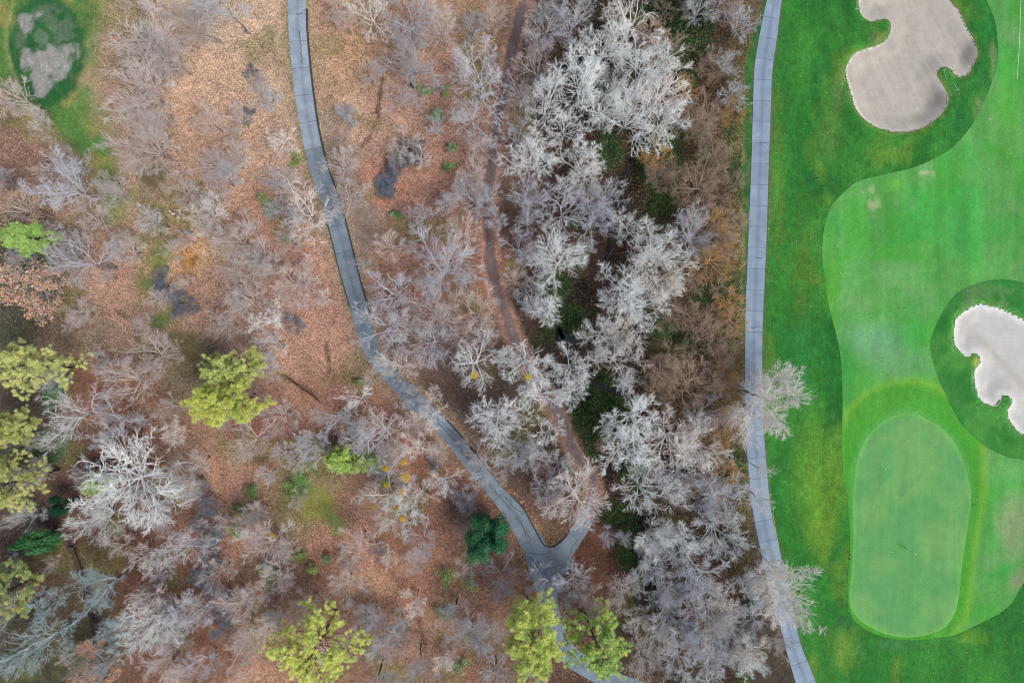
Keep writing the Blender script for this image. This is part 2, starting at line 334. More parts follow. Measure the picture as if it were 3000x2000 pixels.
CP = [  # px, py, colour of the ground cover there
 (20, 460, (140, 105, 85)), (60, 760, (95, 90, 62)), (40, 930, (88, 82, 64)), (170, 700, (150, 115, 95)), (230, 600, (150, 118, 96)), (330, 780, (172, 128, 108)), (200, 960, (140, 112, 90)),
 (420, 250, (178, 138, 112)), (560, 180, (206, 164, 132)), (650, 100, (212, 172, 140)), (740, 60, (214, 172, 140)), (800, 260, (190, 156, 128)), (760, 130, (208, 166, 134)), (700, 330, (198, 154, 126)), (560, 400, (184, 142, 116)), (440, 540, (165, 128, 106)),
 (640, 560, (178, 134, 110)), (800, 420, (184, 146, 122)), (450, 700, (158, 128, 92)), (540, 745, (195, 150, 105)), (600, 900, (168, 124, 104)), (480, 950, (150, 120, 90)), (380, 900, (166, 126, 104)),
 (760, 640, (170, 122, 102)), (850, 760, (168, 120, 102)), (900, 900, (172, 122, 102)), (960, 1010, (176, 126, 104)), (860, 1040, (176, 128, 104)), (1000, 1120, (160, 112, 92)), (700, 1000, (164, 124, 104)), (540, 1050, (118, 102, 76)),
 (960, 60, (190, 146, 112)), (1050, 130, (188, 142, 104)), (930, 180, (186, 146, 112)), (1000, 260, (186, 142, 112)), (1130, 320, (184, 136, 112)), (1200, 90, (168, 126, 100)), (1400, 80, (158, 118, 90)), (1300, 200, (166, 122, 100)),
 (960, 400, (166, 136, 116)), (1100, 560, (172, 112, 90)), (1070, 650, (140, 118, 102)), (1250, 480, (160, 112, 92)), (1300, 600, (150, 104, 88)), (1160, 750, (160, 110, 90)), (1380, 760, (152, 100, 78)), (1250, 880, (160, 98, 72)), (1400, 850, (150, 104, 76)), (1400, 380, (156, 114, 96)),
 (1200, 1000, (128, 92, 78)), (1300, 1010, (96, 74, 66)), (1450, 1150, (82, 66, 58)), (1350, 1200, (84, 66, 60)), (1180, 1240, (140, 98, 80)), (1100, 1180, (152, 106, 86)), (1180, 1330, (162, 106, 82)),
 (1550, 150, (98, 76, 60)), (1640, 330, (60, 48, 46)), (1760, 250, (56, 46, 42)), (1880, 100, (38, 46, 38)), (1560, 420, (110, 76, 62)), (1800, 420, (66, 52, 44)), (1990, 300, (96, 66, 52)), (2060, 380, (110, 82, 62)), (2150, 420, (130, 118, 72)),
 (1900, 560, (58, 56, 40)), (1560, 640, (96, 68, 56)), (1760, 730, (88, 62, 54)), (2080, 560, (104, 90, 70)), (2160, 700, (140, 124, 72)), (1680, 900, (56, 50, 36)), (1560, 880, (72, 56, 48)), (1730, 1180, (40, 46, 32)), (1960, 900, (60, 56, 48)),
 (2060, 1000, (104, 84, 64)), (2100, 1180, (120, 90, 62)), (1600, 1240, (86, 64, 56)), (1780, 1350, (50, 44, 36)), (1600, 1380, (108, 74, 58)), (1520, 1400, (98, 76, 64)), (2150, 1370, (112, 104, 68)), (1980, 1450, (74, 58, 52)), (2080, 1500, (80, 66, 56)),
 (1840, 1560, (62, 60, 44)), (1740, 1600, (134, 82, 62)), (1600, 1560, (140, 104, 78)), (1980, 1700, (70, 58, 50)), (1850, 1850, (84, 68, 54)), (1750, 1760, (130, 86, 68)), (2100, 1850, (76, 66, 56)), (2160, 1960, (70, 60, 44)), (2000, 1980, (84, 70, 60)),
 (780, 1280, (150, 94, 78)), (900, 1150, (162, 112, 90)), (620, 1420, (160, 112, 88)), (560, 1330, (158, 114, 90)), (430, 1240, (134, 94, 72)), (300, 1150, (142, 94, 70)), (380, 1300, (120, 76, 58)), (120, 1260, (104, 84, 66)), (200, 1350, (100, 74, 60)), (40, 1540, (90, 70, 60)),
 (130, 1660, (104, 76, 58)), (320, 1590, (96, 64, 54)), (420, 1690, (124, 78, 56)), (240, 1780, (92, 74, 54)), (60, 1800, (66, 62, 50)), (200, 1880, (84, 76, 50)), (100, 1980, (70, 64, 48)), (470, 1850, (120, 80, 62)), (600, 1880, (126, 82, 60)), (520, 1720, (120, 80, 62)),
 (680, 1560, (152, 108, 88)), (860, 1720, (150, 104, 80)), (1000, 1620, (156, 108, 86)), (1100, 1720, (168, 120, 96)), (1180, 1620, (150, 102, 76)), (1250, 1820, (150, 112, 86)), (1220, 1750, (152, 102, 80)), (1350, 1640, (148, 104, 80)), (1420, 1720, (140, 96, 74)), (1080, 1960, (140, 98, 76)), (780, 1860, (150, 108, 84)), (760, 1990, (170, 120, 92)),
 (1330, 1960, (134, 92, 72)), (1470, 1960, (120, 88, 70)), (1480, 1480, (112, 76, 66)), (1350, 1450, (150, 96, 80)), (1280, 1500, (130, 88, 70)), (1050, 1500, (140, 100, 80)), (930, 1480, (130, 116, 70)), (870, 1440, (120, 106, 66)),
]
cpp = np.array([(a, b) for a, b, _ in CP], float); cpc = np.array([lin(c) for _, _, c in CP])
wx = px + (fbm(x, y, 5, 3, 3) - .5) * 110; wy = py + (fbm(x, y, 5, 3, 9) - .5) * 110
acc = np.zeros((len(px), 3)); wsum = np.zeros(len(px))
for (ax, ay), c in zip(cpp, cpc):
    d2 = ((wx - ax) ** 2 + (wy - ay) ** 2) / 70.0 ** 2
    w = 1.0 / (d2 + 0.15) ** 2.2
    acc += w[:, None] * c; wsum += w
col = acc / wsum[:, None]
litter = np.ones(len(px))
lum = col.mean(1, keepdims=True); col = (col * .74 + lum * .26) * np.array([.93, .96, .90])
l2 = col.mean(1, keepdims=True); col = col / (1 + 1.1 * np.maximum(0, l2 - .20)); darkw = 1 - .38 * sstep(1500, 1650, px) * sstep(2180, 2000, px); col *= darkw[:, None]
# blotches of paler, redder and darker leaves
n1 = fbm(x, y, 3.0, 4, 20); n2 = fbm(x, y, 9.0, 3, 21); n3 = fbm(x, y, 1.3, 3, 22)
col *= (0.74 + 0.52 * n1)[:, None]
col *= 1 + (n2 - .5)[:, None] * np.array([0.14, 0.0, -0.06])
moss = sstep(0.60, 0.72, fbm(x, y, 6, 3, 24)) * sstep(2200, 2100, px) * 0.45
col = mixc(col, lin((104, 108, 62))[None] * (0.7 + .6 * n3)[:, None], moss)
# bare worn soil beside the left path
dL = dist_line(px, py, LPC[::2, :2])
wl = sstep(70, 30, dL) * sstep(-100, 50, py) * (0.35 + 0.5 * n1) * sstep(1500, 1200, py)
col = mixc(col, lin((140, 122, 106))[None] * (0.75 + .5 * n3)[:, None], wl); litter *= 1 - 0.5 * wl
# mossy green margin left of the left path
ml = sstep(22, 26, dL) * sstep(42, 30, dL) * (n3 > .42) * .6 * sstep(1000, 900, py)
col = mixc(col, lin((110, 112, 70))[None] * np.ones((len(px), 1)), ml)
# bare soil lobe right of the path (1000..1110, 420..760)
soil = 1 - sstep(-10, 30, sdf_poly(px, py, [(975, 380), (1010, 400), (1060, 560), (1105, 640), (1100, 740), (1060, 770), (1030, 650), (980, 480)]) + (n1 - .5) * 60)
col = mixc(col, lin((132, 114, 104))[None] * (0.8 + .4 * n3)[:, None], soil * .8); litter *= 1 - .5 * soil
# dirt trail
dT = dist_line(px, py, TRAIL[::2]) + (n1 - .5) * 12
tr = sstep(17, 12, dT); col = mixc(col, lin((112, 98, 98))[None] * (0.8 + .4 * n3)[:, None], tr * .9); litter *= 1 - .7 * tr
tr2 = sstep(36, 22, dT) * (1 - tr) * .6; col = mixc(col, lin((176, 138, 118))[None] * np.ones((len(px), 1)), tr2)
# thin dark runnels in the leaf litter
for run in ([(830, 1100), (900, 1140), (935, 1170)], [(955, 1005), (965, 1060), (968, 1085)], [(1120, 230), (1112, 290), (1105, 330)], [(1110, 340), (1085, 400), (1062, 430)],
            [(1130, 1840), (1235, 1850), (1245, 1900), (1260, 1930)], [(1170, 1610), (1185, 1640)], [(340, 910), (390, 940), (410, 1000)], [(1210, 1720), (1222, 1800), (1236, 1860)], [(1425, 580), (1430, 700)]):
    d = dist_line(px, py, run) + (n3 - .5) * 10
    col = mixc(col, lin((92, 66, 54))[None] * np.ones((len(px), 1)), sstep(9, 3, d) * .75)
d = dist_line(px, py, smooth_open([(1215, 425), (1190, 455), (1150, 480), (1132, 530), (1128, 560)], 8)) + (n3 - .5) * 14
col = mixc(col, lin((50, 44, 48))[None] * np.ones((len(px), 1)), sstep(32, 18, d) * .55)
# creek bed mud
dC = dist_line(px, py, CREEK[::2]) + (n1 - .5) * 26
cr = sstep(26, 8, dC); col = mixc(col, lin((44, 42, 40))[None] * np.ones((len(px), 1)), cr * .85)
# ditch lower left
DITCH = [(206, 1590), (222, 1625), (236, 1670), (252, 1710), (268, 1790), (282, 1850), (292, 1900), (306, 1990), (320, 2080)]
dD = dist_line(px, py, DITCH) + (n3 - .5) * 12
col = mixc(col, lin((44, 44, 54))[None] * np.ones((len(px), 1)), sstep(13, 6, dD) * .9)
# top-left mown clearing
tlg = sdf_poly(px, py, [(-200, -200), (330, -200), (325, 30), (290, 90), (270, 160), (250, 250), (300, 370), (335, 470), (350, 570), (322, 612), (290, 570), (230, 480), (150, 400), (90, 330), (40, 240), (-30, 250), (-200, 270)]) + (n2 - .5) * 110 + (n3 - .5) * 30
g = sstep(50, -45, tlg)
gcol = mixc(lin((78, 116, 56))[None] * np.ones((len(px), 1)), lin((128, 128, 74))[None] * np.ones((len(px), 1)), sstep(.4, .65, fbm(x, y, 4, 4, 31)))
d_ov = np.hypot((px - 140) / 105., (py - 150) / 150.)
gcol = mixc(gcol, lin((40, 90, 46))[None] * np.ones((len(px), 1)), sstep(1.2, .95, d_ov + (n3 - .5) * .2))
gcol = mixc(gcol, lin((58, 108, 36))[None] * np.ones((len(px), 1)), sstep(60, 20, np.hypot(px - 325, (py - 545) * .6)) * .8)
sandp = sdf_poly(px, py, [(66, 138), (75, 185), (90, 225), (100, 258), (135, 275), (157, 250), (158, 228), (190, 205), (217, 165), (205, 140), (172, 138), (150, 135), (128, 150), (98, 158), (80, 150)])
sp2 = np.minimum(np.minimum(sandp, dist_line(px, py, [(75, 62), (100, 50), (122, 40)]) - 8), dist_line(px, py, [(72, 66), (74, 96)]) - 7)
fb = fbm(x, y, 1.6, 4, 33)
sm = sstep(8, -8, sp2 + (fb - .5) * 75)
holes = sstep(.5, .58, fb) * sstep(1.0, .8, d_ov) * .35
gcol = mixc(gcol, lin((136, 136, 130))[None] * (0.85 + .3 * n3)[:, None], np.clip(sm + holes * (py < 200) * .8, 0, 1))
strip = sstep(8, 3, dist_line(px, py, [(42, -50), (38, 20), (22, 80), (20, 140), (38, 210), (62, 260)]) + (n3 - .5) * 4)
gcol = mixc(gcol, lin((138, 146, 92))[None] * np.ones((len(px), 1)), strip * .6)
col = mixc(col, gcol * (0.84 + .32 * n1)[:, None], g); litter *= 1 - .9 * g
# small grassy and mossy places in the wood
for (ax, ay, ra, c) in ((930, 1470, 60, (122, 124, 62)), (880, 1430, 45, (84, 112, 58)), (970, 1530, 30, (96, 118, 60)), (440, 520, 40, (88, 84, 56)), (470, 760, 45, (104, 116, 62)), (430, 830, 25, (90, 110, 60)), (480, 925, 22, (92, 112, 56)), (110, 800, 60, (62, 84, 46)),
                        (540, 1030, 60, (104, 96, 66)), (60, 1330, 60, (70, 78, 52)), (130, 1310, 70, (58, 86, 58)), (880, 1620, 25, (110, 130, 60)), (970, 1545, 22, (100, 120, 60)), (210, 1910, 50, (70, 76, 40)), (800, 1680, 30, (100, 116, 60)), (1560, 1560, 35, (120, 112, 70)), (1500, 1090, 20, (80, 80, 44)), (150, 1170, 40, (52, 88, 52)), (1240, 1440, 40, (70, 74, 50))):
    d = np.hypot(px - ax, py - ay) + (n1 - .5) * 60 + (n3 - .5) * 30
    m_ = sstep(ra + 8, ra - 16, d); col = mixc(col, lin(c)[None] * (0.75 + .5 * n3)[:, None], m_ * .8); litter *= 1 - .6 * m_
# golf rough east of the right path, and the verge west of it
edge = np.interp(py, [r[0] for r in RP], [r[1] for r in RP])
verge_w = np.interp(py, [-200, 50, 150, 250, 500, 640, 800, 1000, 1080, 1160], [6, 10, 26, 26, 24, 16, 12, 5, 3, 0])
tt = (px > edge + 22)
vn = (fbm(x, y, 1.2, 3, 47) - .5) * 12
gmask = np.where(tt, 1.0, sstep(-verge_w - 2, -verge_w + 2, px - edge + vn) * (verge_w > 1) * sstep(-.2, .25, fbm(x, y, .8, 3, 49) - .25))
rn = fbm(x * .8, y * .35, 3.2, 4, 40); rn2 = fbm(x, y, 12, 3, 41); rn3 = fbm(x * 1.4, y * .5, 3, 2, 42)
rough = mixc(lin((38, 104, 38))[None] * np.ones((len(px), 1)), lin((52, 118, 44))[None] * np.ones((len(px), 1)), sstep(.3, .75, rn))
rough = mixc(rough, lin((34, 104, 46))[None] * np.ones((len(px), 1)), sstep(.5, .75, rn2) * .7)
rough = mixc(rough, lin((112, 138, 44))[None] * np.ones((len(px), 1)), sstep(.58, .75, fbm(x, y * .6, 4.5, 3, 43)) * .3)
ye = sstep(120, 30, np.hypot((px - 2400) / 1.0, (py - 1400) / 2.2)) ; rough = mixc(rough, lin((96, 140, 44))[None] * np.ones((len(px), 1)), ye * .55)
for (ax, ay, rx_, ry_, c, k) in ((2400, 1560, 40, 90, (118, 146, 40), .5), (2470, 1900, 60, 60, (120, 150, 60), .5), (2280, 560, 26, 330, (98, 126, 48), .6), (2350, 760, 60, 160, (92, 118, 40), .5), (2360, 200, 70, 50, (34, 84, 40), .6), (2440, 380, 40, 130, (100, 124, 60), .45),
                                 (2560, 410, 60, 60, (60, 118, 44), .3), (2450, 540, 70, 60, (30, 84, 40), .6), (2440, 1100, 50, 200, (26, 92, 34), .7), (2470, 1150, 25, 160, (28, 90, 34), .5), (2500, 1820, 50, 30, (50, 96, 62), .5), (2640, 1890, 90, 16, (84, 124, 90), .3), (2840, 1870, 60, 30, (120, 160, 40), .5), (2700, 1940, 120, 40, (48, 128, 44), .5),
                                 (2560, 120, 30, 50, (110, 130, 80), .3), (2580, 110, 46, 20, (134, 128, 76), .6), (2460, 250, 22, 90, (110, 134, 78), .5), (2800, 260, 50, 40, (70, 130, 56), .4), (2870, 330, 30, 70, (150, 158, 108), .5), (2912, 190, 12, 60, (140, 156, 100), .6), (2255, 420, 12, 500, (100, 118, 60), .6)):
    d = np.hypot((px - ax) / rx_, (py - ay) / ry_) + (n3 - .5) * 1.1 + (rn - .5) * 1.8
    rough = mixc(rough, lin(c)[None] * np.ones((len(px), 1)), sstep(1.2, .1, d) * k * .8)
rough *= (0.82 + .36 * rn3)[:, None] * (0.86 + .28 * n3)[:, None]
# grass rings round the first bunker follow the mower
m1 = tt & (px < 3050) & (py < 620)
db1 = np.full(len(px), 1e3); db1[m1] = sdf_poly(px[m1], py[m1], BUNK1[::3])
rough *= (1 + .07 * np.sin(db1 / 9.0) * (db1 < 140))[:, None]
rough = mixc(rough, lin((128, 142, 74))[None] * np.ones((len(px), 1)), sstep(14, 2, np.abs(db1) + (n3 - .5) * 20) * .45)
verge = lin((52, 104, 46))[None] * (0.55 + .6 * n3)[:, None]
mudv = sstep(.55, .62, fbm(x, y, 1.5, 3, 48)) * .5
verge = mixc(verge, lin((96, 92, 74))[None] * np.ones((len(px), 1)), mudv * (py > 280))
gc2 = np.where(tt[:, None], rough, verge)
col = mixc(col, gc2, gmask); litter *= 1 - gmask
# soil edge right of the right path
redge = np.interp(py, [r[0] for r in RP], [r[2] for r in RP])
se = sstep(7, 2, np.abs(px - redge - 1)) * .8; col = mixc(col, lin((92, 88, 70))[None] * np.ones((len(px), 1)), se)
# far country beyond the photograph: wood to the left, course to the right
Zg = terrain(px, py)
farm = np.maximum(np.abs(x) / 90, np.abs(y) / 62)
Zg = Zg * sstep(2.2, 1.1, farm)
idx = np.arange(nx * ny).reshape(ny, nx)
quads = np.stack([idx[:-1, :-1], idx[:-1, 1:], idx[1:, 1:], idx[1:, :-1]], -1).reshape(-1, 4)
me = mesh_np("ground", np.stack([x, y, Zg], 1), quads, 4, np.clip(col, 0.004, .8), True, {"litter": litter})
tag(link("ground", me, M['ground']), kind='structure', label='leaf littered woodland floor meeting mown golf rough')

def gz(px_, py_):
    return float(terrain(np.array([float(px_)]), np.array([float(py_)]))[0])

# ------------------------------------------------------------ sheets
def sheet(name, poly, step, zoff, colf, mat, zfun=None, label=None):
    """triangulated outline with interior points; poly in pixels"""
    P = np.asarray(poly, float)
    lo, hi = P.min(0), P.max(0)
    qx, qy = np.meshgrid(np.arange(lo[0], hi[0], step * S), np.arange(lo[1], hi[1], step * S))
    qx = qx.ravel() + RS.uniform(-1, 1, qx.size) * .5; qy = qy.ravel() + RS.uniform(-1, 1, qx.size) * .5
    d = sdf_poly(qx, qy, P); k = d < -step * S * .45
    pts = np.concatenate([P, np.stack([qx[k], qy[k]], 1)])
    n = len(P)
    v, e, f, *_ = delaunay_2d_cdt([Vector((X(a), Y(b))) for a, b in pts], [(i, (i + 1) % n) for i in range(n)], [], 1, 1e-5)
    v = np.array([(q[0], q[1]) for q in v]); f = np.array(f)
    vx = v[:, 0] * S + 1500; vy = 1000 - v[:, 1] * S
    cen = v[f].mean(1); inside = sdf_poly(cen[:, 0] * S + 1500, 1000 - cen[:, 1] * S, P) < 0; f = f[inside]
    a = v[f[:, 1]] - v[f[:, 0]]; b = v[f[:, 2]] - v[f[:, 0]]
    flip = (a[:, 0] * b[:, 1] - a[:, 1] * b[:, 0]) < 0; f[flip] = f[flip][:, ::-1]
    z = (zfun(vx, vy) if zfun else terrain(vx, vy)) + zoff
    me = mesh_np(name, np.column_stack([v, z]), f, 3, np.clip(colf(vx, vy), .004, .85), True)
    o = link(name, me, mat); tag(o, label=label, kind='structure'); return o
ONE = lambda a: np.ones((len(a), 1))
def col_fair(a, b):
    xx, yy = X(a), Y(b)
    m1 = fbm(xx, yy * .45, 4, 4, 60); m2 = fbm(xx, yy, 9, 3, 61); m3 = fbm(xx * 1.2, yy * .25, 2.6, 2, 62); m4 = fbm(xx, yy, 1.6, 2, 63)
    c = mixc(lin((70, 150, 56)) * ONE(a), lin((86, 152, 76)) * ONE(a), sstep(.3, .7, m1))
    c = mixc(c, lin((56, 150, 62)) * ONE(a), sstep(.5, .72, m2) * .7)
    c = mixc(c, lin((104, 150, 92)) * ONE(a), sstep(.55, .72, fbm(xx, yy, 5.5, 3, 64)) * .6)
    for (ax, ay, rx_, ry_, cc, k) in ((2960, 300, 60, 260, (90, 170, 62), .4), (2800, 700, 80, 120, (56, 152, 66), .55), (2560, 1000, 90, 60, (112, 158, 128), .55), (2540, 960, 120, 50, (110, 158, 110), .4), (2620, 540, 40, 26, (100, 174, 60), .5), (2440, 860, 16, 200, (96, 168, 52), .5), (2680, 900, 60, 60, (52, 140, 60), .5),
                                      (2960, 1560, 60, 120, (140, 150, 110), .65), (2980, 1700, 40, 40, (146, 136, 112), .6), (2620, 1060, 120, 60, (112, 148, 106), .5), (2700, 820, 80, 40, (62, 154, 64), .4), (2960, 1380, 70, 40, (100, 160, 96), .5)):
        d = np.hypot((a - ax) / rx_, (b - ay) / ry_) + (m1 - .5) * .9
        c = mixc(c, lin(cc) * ONE(a), sstep(1.2, .2, d) * k)
    # surrounds of the green: mown ring of darker turf edged by a yellow-green band
    dg = sdf_poly(a, b, GREEN[::2]) + 10 * (m2 - .5)
    up = sstep(1500, 1150, b)
    wdt = 30 + 62 * up
    c = mixc(c, lin((66, 146, 40)) * ONE(a), sstep(wdt + 14, wdt - 12, dg) * .85)
    c = mixc(c, lin((128, 172, 46)) * ONE(a), np.exp(-((dg - wdt - 2) / 12.) ** 2) * .4)
    c = mixc(c, lin((88, 160, 84)) * ONE(a), sstep(18, 4, dg) * .55 * sstep(1700, 1300, b))
    c = mixc(c, lin((40, 120, 48)) * ONE(a), np.exp(-((a - 2482) / 7.) ** 2) * (b > 1480) * (b < 1760) * .6)
    # worn pale spots
    wp = sstep(.56, .66, fbm(xx, yy, 1.3, 4, 66)) * (sstep(1.1, .5, np.hypot((a - 2520) / 60, (b - 560) / 26)) + sstep(1.1, .5, np.hypot((a - 2555) / 30, (b - 600) / 40)) + sstep(1.1, .6, np.hypot((a - 2700) / 45, (b - 520) / 30)))
    c = mixc(c, lin((176, 180, 140)) * ONE(a), np.clip(wp, 0, 1) * .55)
    c *= (1 + .045 * np.sign(np.sin((a + 8 * np.sin(b / 150.)) / 30.)) * sstep(1100, 900, b))[:, None]
    return c * (0.78 + .30 * m3)[:, None] * (0.92 + .16 * m4)[:, None]
def col_island(a, b):
    xx, yy = X(a), Y(b); m1 = fbm(xx, yy, 3, 4, 70); m4 = fbm(xx, yy, .9, 3, 71)
    c = mixc(lin((44, 116, 46)) * ONE(a), lin((68, 134, 54)) * ONE(a), sstep(.35, .7, m1))
    c = mixc(c, lin((100, 130, 84)) * ONE(a), sstep(.5, .7, fbm(xx, yy, 2, 4, 72)) * .5 * (b < 920))
    d = sdf_poly(a, b, ISLAND[::2]); c = mixc(c, lin((36, 104, 48)) * ONE(a), sstep(-9, -2, d) * .4)
    c = mixc(c, lin((150, 156, 60)) * ONE(a), sstep(20, 8, np.hypot(a - 2858, b - 1060)))
    db = sdf_poly(a, b, BUNK2[::2]); c = mixc(c, lin((120, 132, 84)) * ONE(a), sstep(12, 2, db + (m4 - .5) * 16) * .4)
    return c * (0.8 + .4 * m4)[:, None]
def col_green(a, b):
    xx, yy = X(a), Y(b); m1 = fbm(xx, yy, 4, 4, 80); m2 = fbm(xx, yy * .4, 2, 3, 81)
    c = mixc(lin((86, 146, 82)) * ONE(a), lin((102, 153, 88)) * ONE(a), sstep(.35, .65, m1))
    c = mixc(c, lin((86, 148, 88)) * ONE(a), sstep(.6, .75, m2) * .4)
    d = sdf_poly(a, b, GREEN[::2]); c = mixc(c, lin((106, 178, 74)) * ONE(a), sstep(-9, -5, d) * .55)
    for ax, ay in ((2667, 1290), (2756, 1292), (2805, 1350), (2822, 1375), (2512, 1455), (2640, 1442), (2580, 1540), (2537, 1730)):
        c = mixc(c, lin((84, 124, 96)) * ONE(a), sstep(9, 3, np.hypot(a - ax, b - ay)) * .5)
    c *= (1 + .03 * np.sin((a - 2500) / 14.0))[:, None]
    return c
def sandz(B):
    def f(a, b):
        d = -sdf_poly(a, b, B[::2]) / S
        xx, yy = X(a), Y(b)
        return -0.75 * sstep(0, 3.2, d) + .05 * (fbm(xx, yy, 2, 2, 5) - .5) * sstep(0, 1, d) - .12 * sstep(0, .35, d)
    return f
def col_sand1(a, b):
    xx, yy = X(a), Y(b); d = -sdf_poly(a, b, BUNK1[::2]); m = fbm(xx, yy, 2.5, 4, 90); f = fbm(xx, yy, .7, 3, 91)
    u = (a * .42 + b * .9); v = (a * .9 - b * .42)
    st = fbm(v / S * 5, u / S * .3, 1.3, 3, 92)
    c = mixc(lin((176, 169, 158)) * ONE(a), lin((163, 157, 147)) * ONE(a), m)
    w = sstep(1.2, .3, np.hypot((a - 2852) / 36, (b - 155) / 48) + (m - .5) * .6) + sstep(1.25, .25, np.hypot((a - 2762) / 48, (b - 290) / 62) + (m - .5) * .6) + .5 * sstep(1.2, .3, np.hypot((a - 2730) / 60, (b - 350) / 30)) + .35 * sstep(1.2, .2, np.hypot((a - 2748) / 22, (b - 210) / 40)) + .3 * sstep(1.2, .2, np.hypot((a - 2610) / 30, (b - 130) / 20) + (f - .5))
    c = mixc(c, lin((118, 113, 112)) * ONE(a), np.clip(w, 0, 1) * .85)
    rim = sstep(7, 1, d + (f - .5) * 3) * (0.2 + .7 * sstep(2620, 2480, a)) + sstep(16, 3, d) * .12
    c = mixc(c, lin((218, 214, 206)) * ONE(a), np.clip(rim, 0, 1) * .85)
    return c * (0.86 + .28 * st)[:, None]
def col_sand2(a, b):
    xx, yy = X(a), Y(b); d = -sdf_poly(a, b, BUNK2[::2]); m = fbm(xx, yy, 2.5, 4, 95); f = fbm(xx, yy, .7, 3, 96)
    c = mixc(lin((186, 185, 180)) * ONE(a), lin((174, 173, 167)) * ONE(a), m)
    c = mixc(c, lin((166, 160, 150)) * ONE(a), .6 * np.exp(-((a - 2852 - (b - 960) * .9 - 20 * (m - .5)) / 16.) ** 2) * (b > 900))
    c = mixc(c, lin((168, 162, 156)) * ONE(a), .55 * np.exp(-(np.abs(np.hypot(a - 2862, b - 956) - 34) / 10.) ** 2) * (a < 2862))
    return mixc(c, lin((208, 208, 203)) * ONE(a), sstep(26, 3, d + (f - .5) * 3) * .8)
sheet("fairway", FAIRWAY, 0.55, 0.03, col_fair, M['turf'], label='light green mown fairway turf wrapping round the putting green')
sheet("rough_mound", ISLAND, 0.45, 0.045, col_island, M['turf'], label='dark green rough round the lower right bunker')
sheet("putting_green", GREEN, 0.6, 0.05, col_green, M['green'], label='pale smooth putting green with rounded ends')
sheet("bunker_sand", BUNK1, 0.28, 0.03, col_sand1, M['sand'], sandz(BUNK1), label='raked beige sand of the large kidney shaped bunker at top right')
sheet("bunker_sand", BUNK2, 0.3, 0.06, col_sand2, M['sand'], sandz(BUNK2), label='pale grey sand of the bunker cut by the right edge')

# crumbling turf lips: grass clods and stones along the bunker edges
def blob_cloud(name, P, size, cols, mat, parent=None, flat=.6, seed=1):
    r = np.random.RandomState(seed)
    base = np.array([(1, 0, 0), (-1, 0, 0), (0, 1, 0), (0, -1, 0), (0, 0, 1), (0, 0, -1)], float)
    fc = np.array([(0, 2, 4), (2, 1, 4), (1, 3, 4), (3, 0, 4), (2, 0, 5), (1, 2, 5), (3, 1, 5), (0, 3, 5)])
    n = len(P); sz = (size[0] + (size[1] - size[0]) * r.rand(n))
    V = base[None] * sz[:, None, None] * (1 + (r.rand(n, 6, 1) - .5) * .6); V[:, :, 2] *= flat
    an = r.rand(n) * 6.28; c, s = np.cos(an)[:, None], np.sin(an)[:, None]
    V = np.stack([V[..., 0] * c - V[..., 1] * s, V[..., 0] * s + V[..., 1] * c, V[..., 2]], -1) + P[:, None]
    F = fc[None] + (np.arange(n) * 6)[:, None, None]
    C = np.repeat(cols[:, None], 6, 1).reshape(-1, 3)
    return mesh_np(name, V.reshape(-1, 3), F.reshape(-1, 3), 3, C, False)
pp = []; cc = []
for B, cond in ((BUNK1, lambda a, b: True), (BUNK2, lambda a, b: a < 3020)):
    for i in range(len(B)):
        a, b = B[i]; c2, d2 = B[(i + 1) % len(B)]
        if not (-40 < b < 1400 and cond(a, b)): continue
        for k in range(3):
            if random.random() > -.35 + 1.1 * vnoise(np.array([a / 40.]), np.array([b / 40.]), 7)[0]: continue
            t = random.random(); q = (a + (c2 - a) * t + random.gauss(0, 1.6), b + (d2 - b) * t + random.gauss(0, 1.6))
            pp.append((X(q[0]), Y(q[1]), .05 + random.random() * .06)); w = random.random()
            cc.append(lin((60, 116, 52)) if w < .5 else lin((112, 128, 84)))
me = blob_cloud("turf_lip", np.array(pp), (.05, .13), np.array(cc), M['litter'])
tag(link("turf_lip", me, M['litter']), label='ragged grass edge crumbling over the bunker rims', cat='turf edge', kind='stuff')

# ------------------------------------------------------------ creek water
def ribbon(name, pts, half, z, mat, cols=None, kind=None, thick=0.0, parent=None):
    P = np.asarray(pts, float)[:, :2]; T = np.gradient(P, axis=0); T /= np.linalg.norm(T, axis=1)[:, None] + 1e-9
    Nn = np.stack([-T[:, 1], T[:, 0]], 1); h = (np.asarray(half) * np.ones(len(P)))[:, None]
    L = P + Nn * h; R = P - Nn * h
    zz = z if not callable(z) else None
    rows = [L, R]; V = []
    for rr in rows:
        V.append(np.column_stack([X(rr[:, 0]), Y(rr[:, 1]), (z(rr[:, 0], rr[:, 1]) if zz is None else np.full(len(rr), zz))]))
    n = len(P); V = np.concatenate(V); F = [(i, i + 1, n + i + 1, n + i) for i in range(n - 1)]
    if thick:
        V2 = V.copy(); V2[:, 2] -= thick; m = 2 * n; V = np.concatenate([V, V2])
        F += [(i, m + i, m + i + 1, i + 1) for i in range(n - 1)] + [(n + i, n + i + 1, m + n + i + 1, m + n + i) for i in range(n - 1)]
    F = np.array(F); a = V[F[0, 1]] - V[F[0, 0]]; b = V[F[0, 2]] - V[F[0, 0]]
    if a[0] * b[1] - a[1] * b[0] < 0: F = F[:, ::-1]
    me = mesh_np(name, V, F, 4, None, False)
    return link(name, me, mat, parent)
CWID = 1.2 + 15 * np.exp(-np.min([np.hypot(CREEK[:, 0] - q[0], CREEK[:, 1] - q[1]) for q in ((1880, 960), (1655, 990), (1880, 1625), (1873, 1745), (1910, 1250))], 0) / 22.0)
mw, nt, b = nmat("creek_water"); b.inputs["Base Color"].default_value = (*lin((24, 32, 44)), 1); b.inputs["Roughness"].default_value = .08; b.inputs["Specular IOR Level"].default_value = .5
